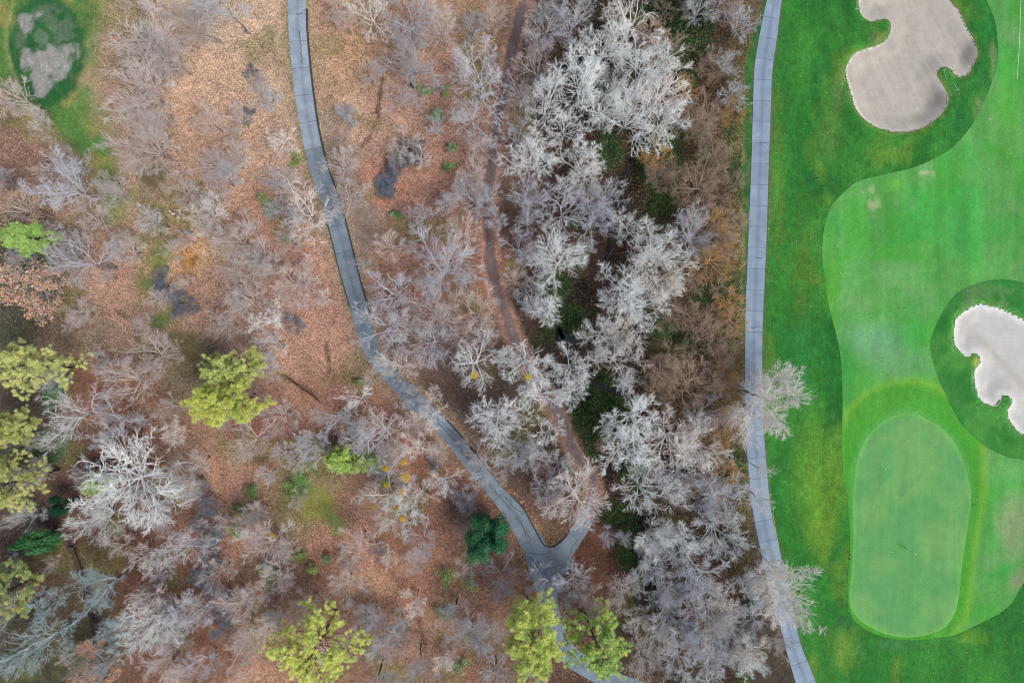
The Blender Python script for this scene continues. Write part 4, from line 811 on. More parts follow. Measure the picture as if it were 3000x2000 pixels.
# ------------------------------------------------------------ the trees, one by one
K = {'N': 'dark slate brush', 'Q2': 'silver grey leafless tree', 'W': 'bright white lichened leafless tree', 'V': 'warm white leafless tree', 'G': 'grey leafless tree', 'P': 'mauve grey wispy leafless tree', 'T': 'tan brown leafless tree',
     'O': 'orange tan leafless bush', 'B': 'blue grey dead brush', 'Q': 'pale teal leafless tree with dark trunk', 'D': 'grey leafless tree with black trunk'}
TREES = [  # bark, form, x, y, radius px, height m, where
 ('P', 'fan', 400, 100, 112, 17, 'rising beside the top left clearing'), ('P', 'fan', 372, 225, 118, 17, 'largest crown right of the sandy oval at top left'), ('P', 'fan', 385, 405, 105, 16, 'leaning over the grassy strip below the sandy oval'),
 ('P', 'fan', 545, 15, 92, 17, 'cut by the top edge above the orange leaves'), ('G', 'open', 640, -10, 84, 16, 'cut by the top edge left of the older path'), ('P', 'wispy', 597, 345, 52, 9, 'with short trunk left of the older path bend'),
 ('P', 'wispy', 682, 330, 50, 9, 'small, left of the dark bush near the older path'), ('P', 'wispy', 25, 275, 72, 13, 'at the left edge below the sandy oval'), ('G', 'open', 165, 530, 112, 15, 'spreading crown left of the grassy tongue'),
 ('P', 'wispy', 600, 470, 62, 10, 'thin crown in the orange leaves, left of centre left'), ('P', 'wispy', 685, 440, 50, 8, 'small crown left of the pale green bush'), ('G', 'open', 225, 765, 108, 14, 'star shaped crown right of the small green pine'),
 ('G', 'wispy', 432, 642, 58, 9, 'beside the two people on the left'), ('V', 'open', 592, 622, 70, 10, 'with pale limbs just right of the two people'), ('G', 'wispy', 640, 520, 60, 8, 'above and right of the two people'),
 ('P', 'wispy', 700, 715, 70, 10, 'below the two people to the right'), ('P', 'wispy', 640, 700, 50, 8, 'right of the orange shrub'), ('P', 'wispy', 705, 800, 66, 9, 'between orange shrub and older path'), ('P', 'wispy', 720, 880, 70, 10, 'above the crooked white tree on the left'),
 ('P', 'wispy', 650, 950, 60, 9, 'right of the blue grey brush'), ('W', 'sparse', 790, 945, 66, 10, 'crooked, left of the older path at mid height'), ('G', 'wispy', 795, 1010, 55, 9, 'just below the crooked white tree'),
 ('P', 'wispy', 765, 760, 64, 10, 'left of the older path, level with the bend'), ('V', 'open', 880, 620, 105, 12, 'arching over the older path'), ('P', 'wispy', 850, 820, 92, 11, 'broad haze of twigs left of the older path'), ('G', 'wispy', 820, 530, 52, 9, 'left of the older path near the pale green bush'),
 ('V', 'open', 1070, 10, 82, 14, 'cut by the top edge right of the older path'), ('G', 'wispy', 1190, 30, 92, 13, 'second crown right of the older path at the top edge'), ('D', 'open', 1178, 180, 125, 14, 'wide star crown left of the dirt trail'),
 ('G', 'sparse', 1400, 215, 132, 14, 'crooked limbs reaching across the dirt trail'), ('G', 'sparse', 1375, 330, 92, 12, 'crooked crown above the green shrubs'), ('P', 'wispy', 1410, 425, 62, 10, 'round crown on the left rim of the dirt trail'), ('P', 'wispy', 1385, 500, 50, 9, 'small crown left of the dirt trail'),
 ('P', 'wispy', 995, 470, 66, 8, 'pinkish, right beside the edging of the older path'), ('P', 'wispy', 1020, 560, 72, 9, 'pinkish, left of the dark tangled brush'), ('G', 'open', 1232, 625, 50, 9, 'small pale crown beside the green tuft'), ('G', 'wispy', 1300, 592, 42, 8, 'below the dark brush, two crowns right'),
 ('G', 'wispy', 1372, 548, 52, 10, 'left of the dirt trail at its narrowest'), ('G', 'wispy', 1425, 572, 58, 10, 'overhanging the dirt trail at its narrowest'), ('P', 'wispy', 1350, 680, 62, 10, 'round crown left of the trail above the fan tree'), ('G', 'fan', 1280, 775, 122, 16, 'large fan shaped crown between path and trail'),
 ('P', 'wispy', 1130, 720, 54, 9, 'thin crown right of the bare soil'), ('G', 'open', 1056, 765, 32, 6, 'little star at the edge of the older path'), ('G', 'wispy', 1135, 865, 82, 12, 'right of the older path, upper of a close pair'), ('G', 'open', 1115, 950, 92, 13, 'dense crown overhanging the older path'),
 ('P', 'wispy', 1255, 905, 92, 12, 'pinkish crown below the fan tree'), ('P', 'open', 1395, 925, 92, 12, 'left of the trail where it turns'), ('G', 'wispy', 1250, 1000, 84, 12, 'between the older path and the mistletoe tree'), ('P', 'wispy', 1330, 980, 60, 11, 'above the mistletoe tree'),
 ('V', 'dense', 1162, 1075, 64, 10, 'dense pale ball right over the older path'), ('W', 'open', 1385, 1070, 98, 14, 'holding a yellow mistletoe ball, left one of two'), ('W', 'open', 1530, 1065, 92, 14, 'holding a yellow mistletoe ball, right one of two'), ('W', 'dense', 1455, 1235, 92, 13, 'dense crown right of the older path middle'),
 ('V', 'open', 1255, 1222, 60, 10, 'small crown over the middle of the older path'), ('W', 'sparse', 1050, 1175, 56, 11, 'upright pale limbs left of the older path'), ('G', 'sparse', 965, 1220, 72, 12, 'crooked dark limbed crown left of the path'), ('P', 'wispy', 1120, 1265, 88, 11, 'low mauve crown left of the older path'), ('G', 'open', 1060, 1310, 86, 12, 'dense crown above the pale green pine'),
 ('G', 'fan', 905, 1310, 52, 9, 'feathery small crown beside the red leaves'), ('V', 'sparse', 1212, 1315, 58, 11, 'bone coloured forked crown above the yellow mistletoe'), ('W', 'sparse', 1295, 1415, 56, 11, 'broken pale crown left of the cracked path'), ('V', 'sparse', 1120, 1455, 100, 13, 'crooked crown full of mistletoe'), ('W', 'sparse', 1190, 1470, 72, 12, 'crooked crown just right of the mistletoe crown'),
 ('G', 'open', 1353, 1302, 24, 5, 'tiny crown standing over the cracked path'), ('G', 'wispy', 1440, 1395, 70, 10, 'hanging over the cracked path bend'), ('G', 'wispy', 1510, 1345, 56, 9, 'right of the cracked path bend'),
 ('W', 'dense', 1475, 1060, 50, 11, 'small, wedged between both mistletoe trees'), ('W', 'open', 1600, 1280, 66, 12, 'left of the ivy thicket'), ('G', 'fan', 1535, 1335, 50, 10, 'upright tuft left of the lower dirt trail'), ('G', 'open', 1640, 1365, 68, 10, 'thin crown over the lower dirt trail'), ('G', 'wispy', 1600, 1440, 55, 9, 'beside the fork of the path'), ('G', 'open', 1585, 1690, 58, 9, 'thin twigs over the widest part of the older path'), ('G', 'wispy', 1640, 1775, 60, 10, 'above the tall tufted pine'), ('G', 'open', 1205, 1165, 54, 10, 'crossing the diagonal path halfway down'), ('P', 'wispy', 1395, 1345, 50, 8, 'left rim of the diagonal path'), ('V', 'fan', 1715, 1462, 108, 14, 'radiating star above the path fork'),
 ('G', 'wispy', 1600, 55, 84, 13, 'right of the trail at the top edge'), ('P', 'wispy', 1585, 115, 60, 11, 'small, right of the trail near the top'), ('P', 'wispy', 1572, 205, 74, 11, 'wispy crown right of the trail'), ('P', 'wispy', 1525, 260, 60, 11, 'on the right rim of the trail near the top'),
 ('G', 'open', 1690, 40, 90, 15, 'third crown right of the trail at the top edge'), ('V', 'open', 1850, 45, 110, 16, 'cut by the top edge above the big white crown'), ('W', 'dense', 1765, 115, 108, 16, 'upper left of the huge white group'), ('W', 'dense', 1890, 175, 120, 18, 'top of the huge white group'), ('W', 'dense', 1715, 215, 104, 17, 'left shoulder of the huge white group'),
 ('V', 'dense', 1950, 255, 112, 18, 'right shoulder of the huge white group'), ('W', 'dense', 1850, 310, 118, 18, 'bottom of the huge white group'), ('W', 'open', 1765, 290, 92, 16, 'middle of the huge white group'), ('W', 'dense', 1600, 290, 84, 15, 'left outlier of the huge white group'), ('W', 'open', 1655, 365, 78, 14, 'lower left outlier of the huge white group'), ('W', 'open', 1945, 340, 76, 15, 'lower right tip of the huge white group'),
 ('G', 'wispy', 2175, 55, 64, 9, 'brushing the pale cart path at the top'), ('T', 'wispy', 2135, 15, 64, 10, 'cut by the top edge near the pale cart path'), ('G', 'open', 2132, 180, 46, 7, 'small star left of the pale cart path'), ('G', 'wispy', 2155, 268, 52, 7, 'soft pale tuft left of the pale cart path'), ('G', 'wispy', 2050, 10, 66, 12, 'grey crown over dark shrubs at the top edge'),
 ('W', 'dense', 1555, 452, 84, 14, 'left one of two white balls below the big group'), ('W', 'dense', 1700, 452, 84, 14, 'right one of two white balls below the big group'), ('G', 'wispy', 1515, 380, 52, 11, 'on the right rim of the trail'), ('V', 'dense', 1722, 520, 62, 13, 'small, just under the right white ball'),
 ('G', 'dense', 1785, 565, 84, 14, 'with a dark gap in its crown'), ('G', 'wispy', 1565, 575, 72, 13, 'hazy crown right of the trail'), ('G', 'wispy', 1650, 610, 92, 13, 'broad grey haze, middle of the wood'), ('G', 'open', 1735, 645, 88, 13, 'grey crown left of the big white cluster'), ('W', 'fan', 1640, 762, 98, 14, 'bright star burst right of the trail'),
 ('G', 'open', 1522, 715, 64, 11, 'touching the trail from the right'), ('G', 'wispy', 1545, 640, 50, 10, 'small, above the crown touching the trail'), ('W', 'open', 1860, 655, 70, 14, 'top of the middle white cluster'), ('W', 'dense', 1925, 735, 96, 15, 'upper right of the middle white cluster'), ('W', 'dense', 1838, 830, 96, 15, 'left of the middle white cluster'),
 ('V', 'dense', 1960, 815, 94, 16, 'right of the middle white cluster'), ('W', 'dense', 1910, 890, 90, 15, 'bottom of the middle white cluster'), ('G', 'fan', 2045, 680, 82, 12, 'grey fan right of the middle white cluster'), ('O', 'wispy', 2095, 760, 78, 8, 'glowing beside the narrow verge'), ('O', 'wispy', 2125, 700, 44, 6, 'smaller one right beside the narrow verge'),
 ('W', 'dense', 1600, 905, 58, 13, 'feathery upright crown left of the ivy'), ('W', 'open', 1765, 975, 86, 14, 'left of two over the creek pool'), ('V', 'open', 1862, 965, 80, 14, 'right of two over the creek pool'), ('T', 'wispy', 2060, 555, 90, 9, 'arching stems above the orange bush'), ('T', 'wispy', 2045, 930, 72, 9, 'below the orange bush'), ('T', 'wispy', 2110, 985, 62, 8, 'near the path below the orange bush'),
 ('T', 'wispy', 2110, 440, 66, 8, 'leaning on the green verge'), ('G', 'wispy', 1555, 880, 60, 11, 'right of the trail below the star burst'), ('P', 'wispy', 1500, 820, 50, 11, 'thin, over the trail'),
 ('W', 'dense', 1690, 1075, 82, 15, 'middle of the row above the ivy thicket'), ('W', 'dense', 1685, 1150, 60, 13, 'just above the ivy thicket'), ('V', 'open', 1822, 1050, 96, 15, 'with a thick pale trunk right of the row'), ('W', 'open', 1590, 1170, 78, 13, 'left above the ivy thicket'), ('W', 'sparse', 1842, 1140, 44, 10, 'little crown tip over the ivy thicket'),
 ('W', 'dense', 1880, 1235, 104, 16, 'top of the lower white cluster'), ('W', 'dense', 1855, 1325, 96, 16, 'left of the lower white cluster'), ('V', 'dense', 1985, 1295, 98, 16, 'centre of the lower white cluster'), ('V', 'dense', 2068, 1330, 90, 15, 'right of the lower white cluster'), ('W', 'dense', 1898, 1450, 98, 15, 'bottom of the lower white cluster'),
 ('G', 'open', 2075, 1225, 70, 12, 'upright crown above the lower white cluster'), ('G', 'dense', 2120, 1455, 88, 12, 'touching the pale cart path from the left'), ('G', 'wispy', 2010, 1400, 74, 12, 'below the lower white cluster'), ('T', 'wispy', 1965, 1110, 84, 10, 'left of two tan crowns by the path'), ('T', 'wispy', 2035, 1130, 90, 10, 'right of two tan crowns by the path'), ('O', 'wispy', 2125, 1225, 54, 7, 'beside the large tree over the path'), ('T', 'wispy', 2110, 1110, 70, 9, 'overhanging the left edge of the pale path'),
 ('V', 'crown', 2266, 1165, 140, 15, 'big lone crown over the pale path and rough'), ('V', 'open', 2245, 1380, 34, 8, 'small crown poking over the path'), ('V', 'wispy', 2240, 1465, 40, 8, 'lower small crown poking over the path'),
 ('W', 'fan', 1925, 1590, 64, 13, 'upright fan above the dark pool'), ('W', 'dense', 2130, 1565, 92, 14, 'large crown hugging the path bend'), ('Q2', 'dense', 2015, 1620, 84, 14, 'left of the large crown at the path bend'), ('Q2', 'dense', 1920, 1690, 76, 13, 'below the dark pool'), ('G', 'dense', 2050, 1715, 92, 14, 'middle of the lower grey mass'), ('G', 'dense', 1960, 1760, 70, 13, 'left of the lower grey mass'),
 ('V', 'dense', 2110, 1800, 92, 14, 'right of the lower grey mass'), ('G', 'fan', 2000, 1840, 90, 15, 'streaming crown of the lower grey mass'), ('G', 'dense', 2160, 1860, 74, 13, 'below right of the lower grey mass'), ('G', 'dense', 2085, 1905, 82, 14, 'bottom of the lower grey mass'), ('P', 'open', 1830, 1745, 76, 12, 'over the leaf strewn gap right of the path'), ('G', 'wispy', 1680, 1720, 66, 11, 'beside the widening of the older path'), ('P', 'open', 1742, 1765, 62, 11, 'between the older path and the creek'),
 ('V', 'dense', 1870, 1845, 56, 10, 'right of the lower pair of pines'), ('P', 'open', 1890, 1950, 76, 13, 'cut by the bottom edge right of the pines'), ('Q2', 'dense', 2005, 1975, 72, 13, 'at the bottom edge under the grey mass'), ('V', 'dense', 1950, 1905, 60, 12, 'small, above the bottom edge'), ('W', 'sparse', 2205, 1950, 62, 10, 'pale twisted crown by the path at the bottom'), ('Q2', 'dense', 2205, 1730, 60, 11, 'left of the overhanging tree'),
 ('V', 'crown', 2305, 1735, 112, 15, 'spilling right across the pale path'), ('V', 'open', 2275, 1660, 44, 11, 'small crown just above the overhanging tree'), ('P', 'wispy', 2290, 1900, 44, 7, 'thin twigs over the path near the bottom'),
 ('W', 'sparse', 190, 1210, 104, 15, 'crooked crown right of the upper left pine'), ('G', 'sparse', 305, 1245, 92, 15, 'crooked crown with long black trunk below'), ('P', 'open', 350, 1120, 74, 13, 'above the long black trunk'), ('W', 'dense', 320, 1430, 172, 18, 'largest crown of the lower left wood'), ('W', 'dense', 245, 1530, 74, 15, 'lower left lobe beside the round conifer'), ('G', 'open', 480, 1420, 92, 14, 'right flank of the largest lower left crown'), ('G', 'open', 510, 1620, 88, 13, 'below the largest lower left crown'),
 ('V', 'open', 405, 1640, 56, 11, 'small, under the largest lower left crown'), ('P', 'wispy', 430, 1040, 80, 12, 'faint, left of the yellow pine'), ('P', 'wispy', 725, 1300, 84, 11, 'mauve haze below the yellow pine'), ('P', 'wispy', 820, 1220, 70, 9, 'low mauve limbs right of the yellow pine'), ('P', 'wispy', 560, 1360, 60, 9, 'beside the orange leaf slope'),
 ('Q', 'open', 270, 1730, 92, 14, 'over the ditch'), ('Q', 'sparse', 125, 1780, 56, 12, 'small, left of the ditch'), ('Q', 'dense', 85, 1905, 98, 15, 'biggest, in the bottom left corner'), ('W', 'dense', 418, 1855, 92, 14, 'bright feathery crown near the bottom left'), ('V', 'open', 405, 1765, 62, 12, 'above the bright feathery crown'), ('G', 'fan', 540, 1800, 66, 11, 'thin fan right of the bright feathery crown'), ('P', 'fan', 490, 1920, 56, 10, 'purple fan below the bright feathery crown'),
 ('G', 'open', 575, 1960, 56, 10, 'at the bottom edge, second from the ditch'), ('P', 'wispy', 690, 1790, 70, 10, 'mauve haze left of the bottom pine'), ('P', 'wispy', 700, 1900, 70, 10, 'mauve haze touching the bottom pine'), ('Q', 'sparse', 330, 1850, 60, 12, 'on the right bank of the ditch'), ('Q', 'sparse', 310, 1940, 50, 11, 'at the foot of the ditch'),
 ('P', 'fan', 765, 1610, 84, 11, 'swept sideways below the mossy glade'), ('P', 'wispy', 800, 1690, 62, 10, 'below the swept fan'), ('V', 'sparse', 1160, 1545, 66, 12, 'pale crooked crown left of the dark evergreen'), ('G', 'wispy', 1235, 1600, 66, 11, 'soft crown left of the dark evergreen'), ('P', 'sparse', 1040, 1600, 72, 11, 'crooked thin crown in the lower wood'), ('B', 'wispy', 1110, 1625, 34, 5, 'low blue grey tuft in the lower wood'),
 ('P', 'wispy', 1000, 1720, 62, 9, 'above the fallen branch'), ('P', 'wispy', 890, 1790, 70, 10, 'above the bottom pine'), ('G', 'fan', 1085, 1825, 44, 8, 'upper left of the pale trio at the bottom'), ('G', 'wispy', 1160, 1845, 46, 8, 'upper right of the pale trio at the bottom'), ('G', 'open', 1120, 1890, 54, 9, 'lowest of the pale trio at the bottom'), ('P', 'wispy', 1200, 1660, 44, 7, 'faint, right of the low blue tuft'),
 ('D', 'fan', 1375, 1880, 74, 10, 'with black forked trunk near the bottom'), ('D', 'sparse', 1330, 1800, 60, 9, 'thin limbs above the black forked trunk'), ('G', 'wispy', 1470, 1705, 70, 10, 'left of the older path near the lower pines'), ('D', 'sparse', 1210, 1965, 80, 12, 'at the bottom edge middle'), ('D', 'sparse', 1090, 2010, 80, 12, 'cut by the bottom edge right of the big pine'),
 ('D', 'sparse', -55, 1850, 110, 17, 'mostly beyond the left edge, trunk long and curved'), ('G', 'open', 1450, 1990, 60, 10, 'cut by the bottom edge left of the lower pines'), ('P', 'wispy', 620, 1690, 60, 9, 'between the blue brush and the green slope'),
 ('P', 'wispy', 480, 150, 60, 12, 'faint, over the orange leaves near the top left'), ('P', 'wispy', 250, 640, 60, 8, 'faint, above the star shaped crown'), ('P', 'wispy', 300, 560, 60, 9, 'faint, beside the grassy tongue tip'), ('P', 'wispy', 520, 560, 50, 7, 'faint, above the two people'),
 ('P', 'wispy', 1290, 60, 80, 12, 'top edge, left of the dirt trail'), ('P', 'wispy', 1440, 40, 50, 10, 'top edge, touching the dirt trail from the left'), ('G', 'wispy', 1460, 640, 40, 9, 'small, over the narrow trail'),
]
cnt = {}
for i, (bk, form, a, b_, Rp, h, where) in enumerate(TREES):
    nv = sum(1 for q in VAR if q[0] == form); cnt[form] = cnt.get(form, -1) + 1
    big = K[bk] if a < 2270 or bk != 'T' else 'pinkish grey fine twigged tree'
    place_bare("bare_tree", (form, cnt[form] % nv), bk, a, b_, Rp, h, (big + ' ' + where)[:180], 'tree', 'leafless trees of the wood')
print('trees', len(TREES))

# dead brush and tangles
for (bk, form, a, b_, Rp, h, lab) in [
 ('N', 'tangle', 1192, 452, 46, 2.2, 'dark blue grey tangled brush heap, upper end of the curved pair'), ('N', 'tangle', 1138, 535, 44, 2.2, 'dark blue grey tangled brush heap, lower end of the curved pair'), ('N', 'tangle', 1158, 490, 34, 1.8, 'low dark brush joining the two curved heaps'),
 ('N', 'tangle', 1222, 428, 24, 1.6, 'hooked upper tip of the dark curved brush heap'), ('N', 'tangle', 1140, 565, 22, 1.4, 'lower tip of the dark curved brush heap'),
 ('G', 'brush', 788, 292, 36, 3, 'pale spiky bush left of the upper older path'), ('P', 'brush', 765, 235, 36, 3, 'mauve bush above the pale spiky bush'), ('B', 'brush', 730, 205, 24, 2, 'small dark bush left of the mauve bush'), ('G', 'brush', 1008, 330, 30, 2.6, 'pale spiky bush right of the older path'), ('P', 'brush', 1035, 320, 28, 2.6, 'mauve half of the bush right of the older path'), ('G', 'brush', 1028, 358, 24, 2.4, 'lower lobe of the bush right of the older path'),
 ('B', 'brush', 478, 800, 26, 2, 'top tuft of the blue grey brush row'), ('B', 'brush', 465, 835, 40, 3, 'grey green bush in the blue grey brush row'), ('B', 'brush', 512, 885, 44, 3, 'bluest bush of the blue grey brush row'), ('B', 'brush', 555, 900, 36, 3, 'right bush of the blue grey brush row'), ('P', 'brush', 222, 925, 42, 3, 'greenish grey bush in the leaves below the star crown'), ('B', 'brush', 725, 335, 26, 2, 'dark little bush in the pale leaves near the older path'),
 ('B', 'brush', 600, 1520, 52, 4, 'blue brush at the top of the lower left thicket'), ('B', 'brush', 615, 1600, 56, 4, 'blue brush in the middle of the lower left thicket'), ('B', 'brush', 600, 1680, 56, 4, 'blue brush low in the lower left thicket'), ('B', 'brush', 640, 1750, 60, 4, 'blue brush right of the lower left thicket'), ('B', 'brush', 660, 1840, 56, 4, 'blue brush at the foot of the lower left thicket'), ('B', 'brush', 590, 1450, 40, 4, 'small blue brush crowning the lower left thicket'),
 ('B', 'brush', 860, 945, 36, 3, 'dark grey bush right of the crooked white tree'), ('P', 'brush', 660, 500, 36, 3, 'dark twiggy bush in the leaves left of the path'), ('B', 'brush', 1270, 1360, 26, 2.4, 'blue grey bush left of the broken pale crown')]:
    cnt[form] = cnt.get(form, -1) + 1
    place_bare("dead_brush", (form, cnt[form] % (2 if form == 'tangle' else 3)), bk, a, b_, Rp, h, lab, 'bush', 'leafless bushes on the wood floor', .6)

# saplings that fill the wood: nothing tells one from the next
cr_ = np.array([(t[2], t[3], t[4]) for t in TREES], float)
def sap_zone(a, b_):
    if a > 2170 or math.hypot(a - 510, b_ - 632) < 62: return None
    if tlg_pt(a, b_) : return None
    if np.min(np.hypot(LPC[:, 0] - a, LPC[:, 1] - b_)) < 45: return None
    if 480 < a < 760 and b_ < 260: return None if random.random() < .8 else 'left'
    if 900 < a < 1060 and 60 < b_ < 420: return None
    if 1040 < a < 1130 and 440 < b_ < 700: return None
    if 820 < a < 980 and 1000 < b_ < 1160: return None
    if 560 < a < 700 and 1320 < b_ < 1480: return None
    return 'left' if a < 1450 else 'right'
def tlg_pt(a, b_): return a < 340 and b_ < 300 and not (a > 300)
LAND = [(140, 150, 'the sandy oval at top left'), (500, 200, 'the top left grey crowns'), (800, 300, 'the pale spiky bush by the older path'), (1180, 180, 'the wide star crown at the top'), (1400, 215, 'the crooked limbs over the trail'), (1600, 60, 'the trail at the top edge'),
 (1850, 200, 'the huge white group'), (2130, 180, 'the top of the pale path'), (505, 630, 'the two people'), (225, 765, 'the star shaped crown on the left'), (500, 870, 'the blue grey brush row'), (790, 945, 'the crooked white tree'), (880, 620, 'the arching tree over the older path'), (1165, 490, 'the dark tangled brush'),
 (1280, 775, 'the large fan tree'), (1640, 762, 'the bright star burst'), (1900, 800, 'the middle white cluster'), (2100, 760, 'the glowing orange bush'), (1400, 1080, 'the mistletoe trees'), (1115, 950, 'the dense crown over the older path'), (665, 1150, 'the bright yellow green pine'), (300, 1240, 'the long black trunk'), (85, 1085, 'the large pine at the left edge'),
 (1100, 1420, 'the crown full of mistletoe'), (900, 1450, 'the mossy glade'), (1430, 1565, 'the dark blue green evergreen'), (1715, 1462, 'the star above the path fork'), (1760, 1200, 'the ivy thicket'), (1960, 1320, 'the lower white cluster'), (2040, 1120, 'the two tan crowns'), (2050, 1720, 'the lower grey mass'), (320, 1430, 'the largest lower left crown'),
 (270, 1730, 'the ditch'), (418, 1855, 'the bright feathery crown'), (620, 1640, 'the blue brush thicket'), (925, 1885, 'the broad pine at the bottom'), (1000, 1680, 'the pale fallen branch'), (1375, 1880, 'the black forked trunk'), (1650, 1880, 'the pair of lower pines')]
def side_of(a, b_, c, d):
    return ('left of' if a < c else 'right of') if abs(a - c) > abs(b_ - d) else ('above' if b_ < d else 'below')
ns = 0
for _ in range(2000):
    if ns >= 185: break
    a, b_ = random.uniform(-20, 2170), random.uniform(-20, 2020)
    z = sap_zone(a, b_)
    if z is None or (z == 'right' and random.random() < .8): continue
    if np.min(np.hypot(TRAIL[:, 0] - a, TRAIL[:, 1] - b_)) < 34: continue
    ns += 1; Rp = random.uniform(28, 56); h = random.uniform(4.5, 9)
    if np.min(np.hypot(np.array(DITCH)[:, 0] - a, np.array(DITCH)[:, 1] - b_)) < 60: continue
    bk = random.choice('PPPGGV') if z == 'left' else random.choice('GGVT')
    if z == 'right' and a > 1960: bk = random.choice('TTGT')
    cnt['wispy'] += 1
    near = min((t for t in TREES if len(t[6].split()) < 9 and not t[6].startswith(('cut', 'faint', 'mostly', 'holding'))), key=lambda t: math.hypot(t[2] - a, t[3] - b_))
    place_bare("sapling", (('wispy', 'wispy', 'open')[ns % 3], cnt['wispy'] % 6), bk, a, b_, Rp, h, 'low leafless sapling ' + side_of(a, b_, near[2], near[3]) + ' the taller tree (' + near[6] + ')', 'sapling', 'saplings of the wood')

# leafless shrubs packed between the white trees and the pale path
nsh = 0
for _ in range(600):
    if nsh >= 80: break
    a, b_ = random.uniform(1900, 2172), random.uniform(-10, 2010)
    if b_ > 1500: a += (b_ - 1500) * .16
    ed_ = np.interp(b_, [q[0] for q in RP], [q[1] for q in RP])
    if a > ed_ - 22 or (a < 2010 and random.random() < .45): continue
    nsh += 1; fm = random.choice(['brush', 'wispy', 'wispy']); bk = random.choice('TTTTTO') if b_ < 1450 else random.choice('GGGVT'); cnt[fm] = cnt.get(fm, -1) + 1
    lm = min(LAND, key=lambda q: math.hypot(q[0] - a, q[1] - b_))
    place_bare("leafless_shrub", (fm, cnt[fm] % (3 if fm == 'brush' else 6)), bk, a, b_, random.uniform(34, 62), random.uniform(3, 6), ({'T': 'tan', 'G': 'grey', 'O': 'orange tan', 'V': 'pale'}[bk] + (' many stemmed' if fm == 'brush' else ' arching') + ' leafless shrub ' + side_of(a, b_, lm[0], lm[1]) + ' ' + lm[2]), 'shrub', 'leafless shrubs between creek and pale path')

# evergreens
YG = [(196, 206, 96), (176, 192, 94), (206, 212, 112), (152, 174, 90)]
PG = [(186, 194, 118), (168, 182, 110), (200, 204, 128)]
GG = [(120, 176, 80), (104, 156, 74), (142, 186, 86)]
pine(662, 1180, 104, 68, 17, [(196, 206, 78), (178, 194, 74), (208, 214, 96), (150, 174, 72)], 'bright yellow green pine, lower half of the pair at left centre', 11, puff=.46)
pine(678, 1080, 92, 58, 14, [(168, 184, 96), (150, 170, 86), (180, 190, 112)], 'pale green pine behind the bright yellow one', 12, dens=.6)
pine(85, 1085, 132, 80, 18, PG, 'large soft yellow green pine at the left edge', 13, dens=.6)
pine(5, 1255, 56, 60, 16, PG, 'pine cut by the left edge, between two larger ones', 14)
pine(10, 1420, 82, 96, 17, PG, 'lower left pine with drooping yellow tufts at the left edge', 15, dens=.7)
pine(925, 1885, 138, 118, 17, YG, 'broad yellow green pine at the bottom edge', 16, dens=.95)
pine(1562, 1862, 90, 128, 19, [(190, 206, 96), (170, 192, 92), (206, 214, 116), (140, 172, 84)], 'tall pine with round tufts covering the older path', 17, puff=.5)
pine(1742, 1895, 98, 112, 17, [(146, 182, 90), (124, 162, 80), (178, 198, 94), (104, 144, 76)], 'greener pine with gaps just right of the tufted pine', 18, dens=.8)
pine(78, 690, 58, 46, 11, GG, 'small fresh green pine below the orange leaved tree', 19, cat='pine tree')
pine(25, 1725, 66, 82, 13, [(104, 140, 76), (120, 150, 84), (160, 160, 100)], 'green pine with withered tufts near the black trunks', 20, dens=.8)
pine(1000, 1345, 46, 34, 8, [(160, 192, 92), (142, 178, 84)], 'small light green pine above the mossy glade', 21, puff=.36)
pine(1065, 1350, 50, 30, 7, [(136, 160, 92), (120, 148, 84)], 'paler low pine bough right of the small light pine', 22, dens=.6, puff=.34)
pine(280, 1420, 46, 34, 9, [(140, 164, 96), (124, 150, 88)], 'small pine under the largest lower left crown', 23, dens=.7, puff=.34)
leafy("evergreen_tree", 1430, 1565, 84, 88, 12, [(48, 106, 72), (38, 88, 60), (60, 122, 80), (80, 138, 92)], 'dark blue green evergreen standing against the cracked path', 'evergreen tree', 31, n=15000, size=(.17, .3), lobes=70, lr=.2)
leafy("evergreen_tree", 120, 1580, 86, 44, 8, [(66, 122, 72), (82, 138, 80), (54, 104, 62)], 'mid green conifer under the lower left white lobe', 'evergreen tree', 32, n=7000, size=(.17, .3), lobes=40, lr=.24)
leafy("evergreen_tree", 185, 1480, 40, 30, 7, [(28, 84, 56), (22, 68, 48)], 'dark green holly showing through the largest left crown', 'evergreen tree', 33, n=3000)
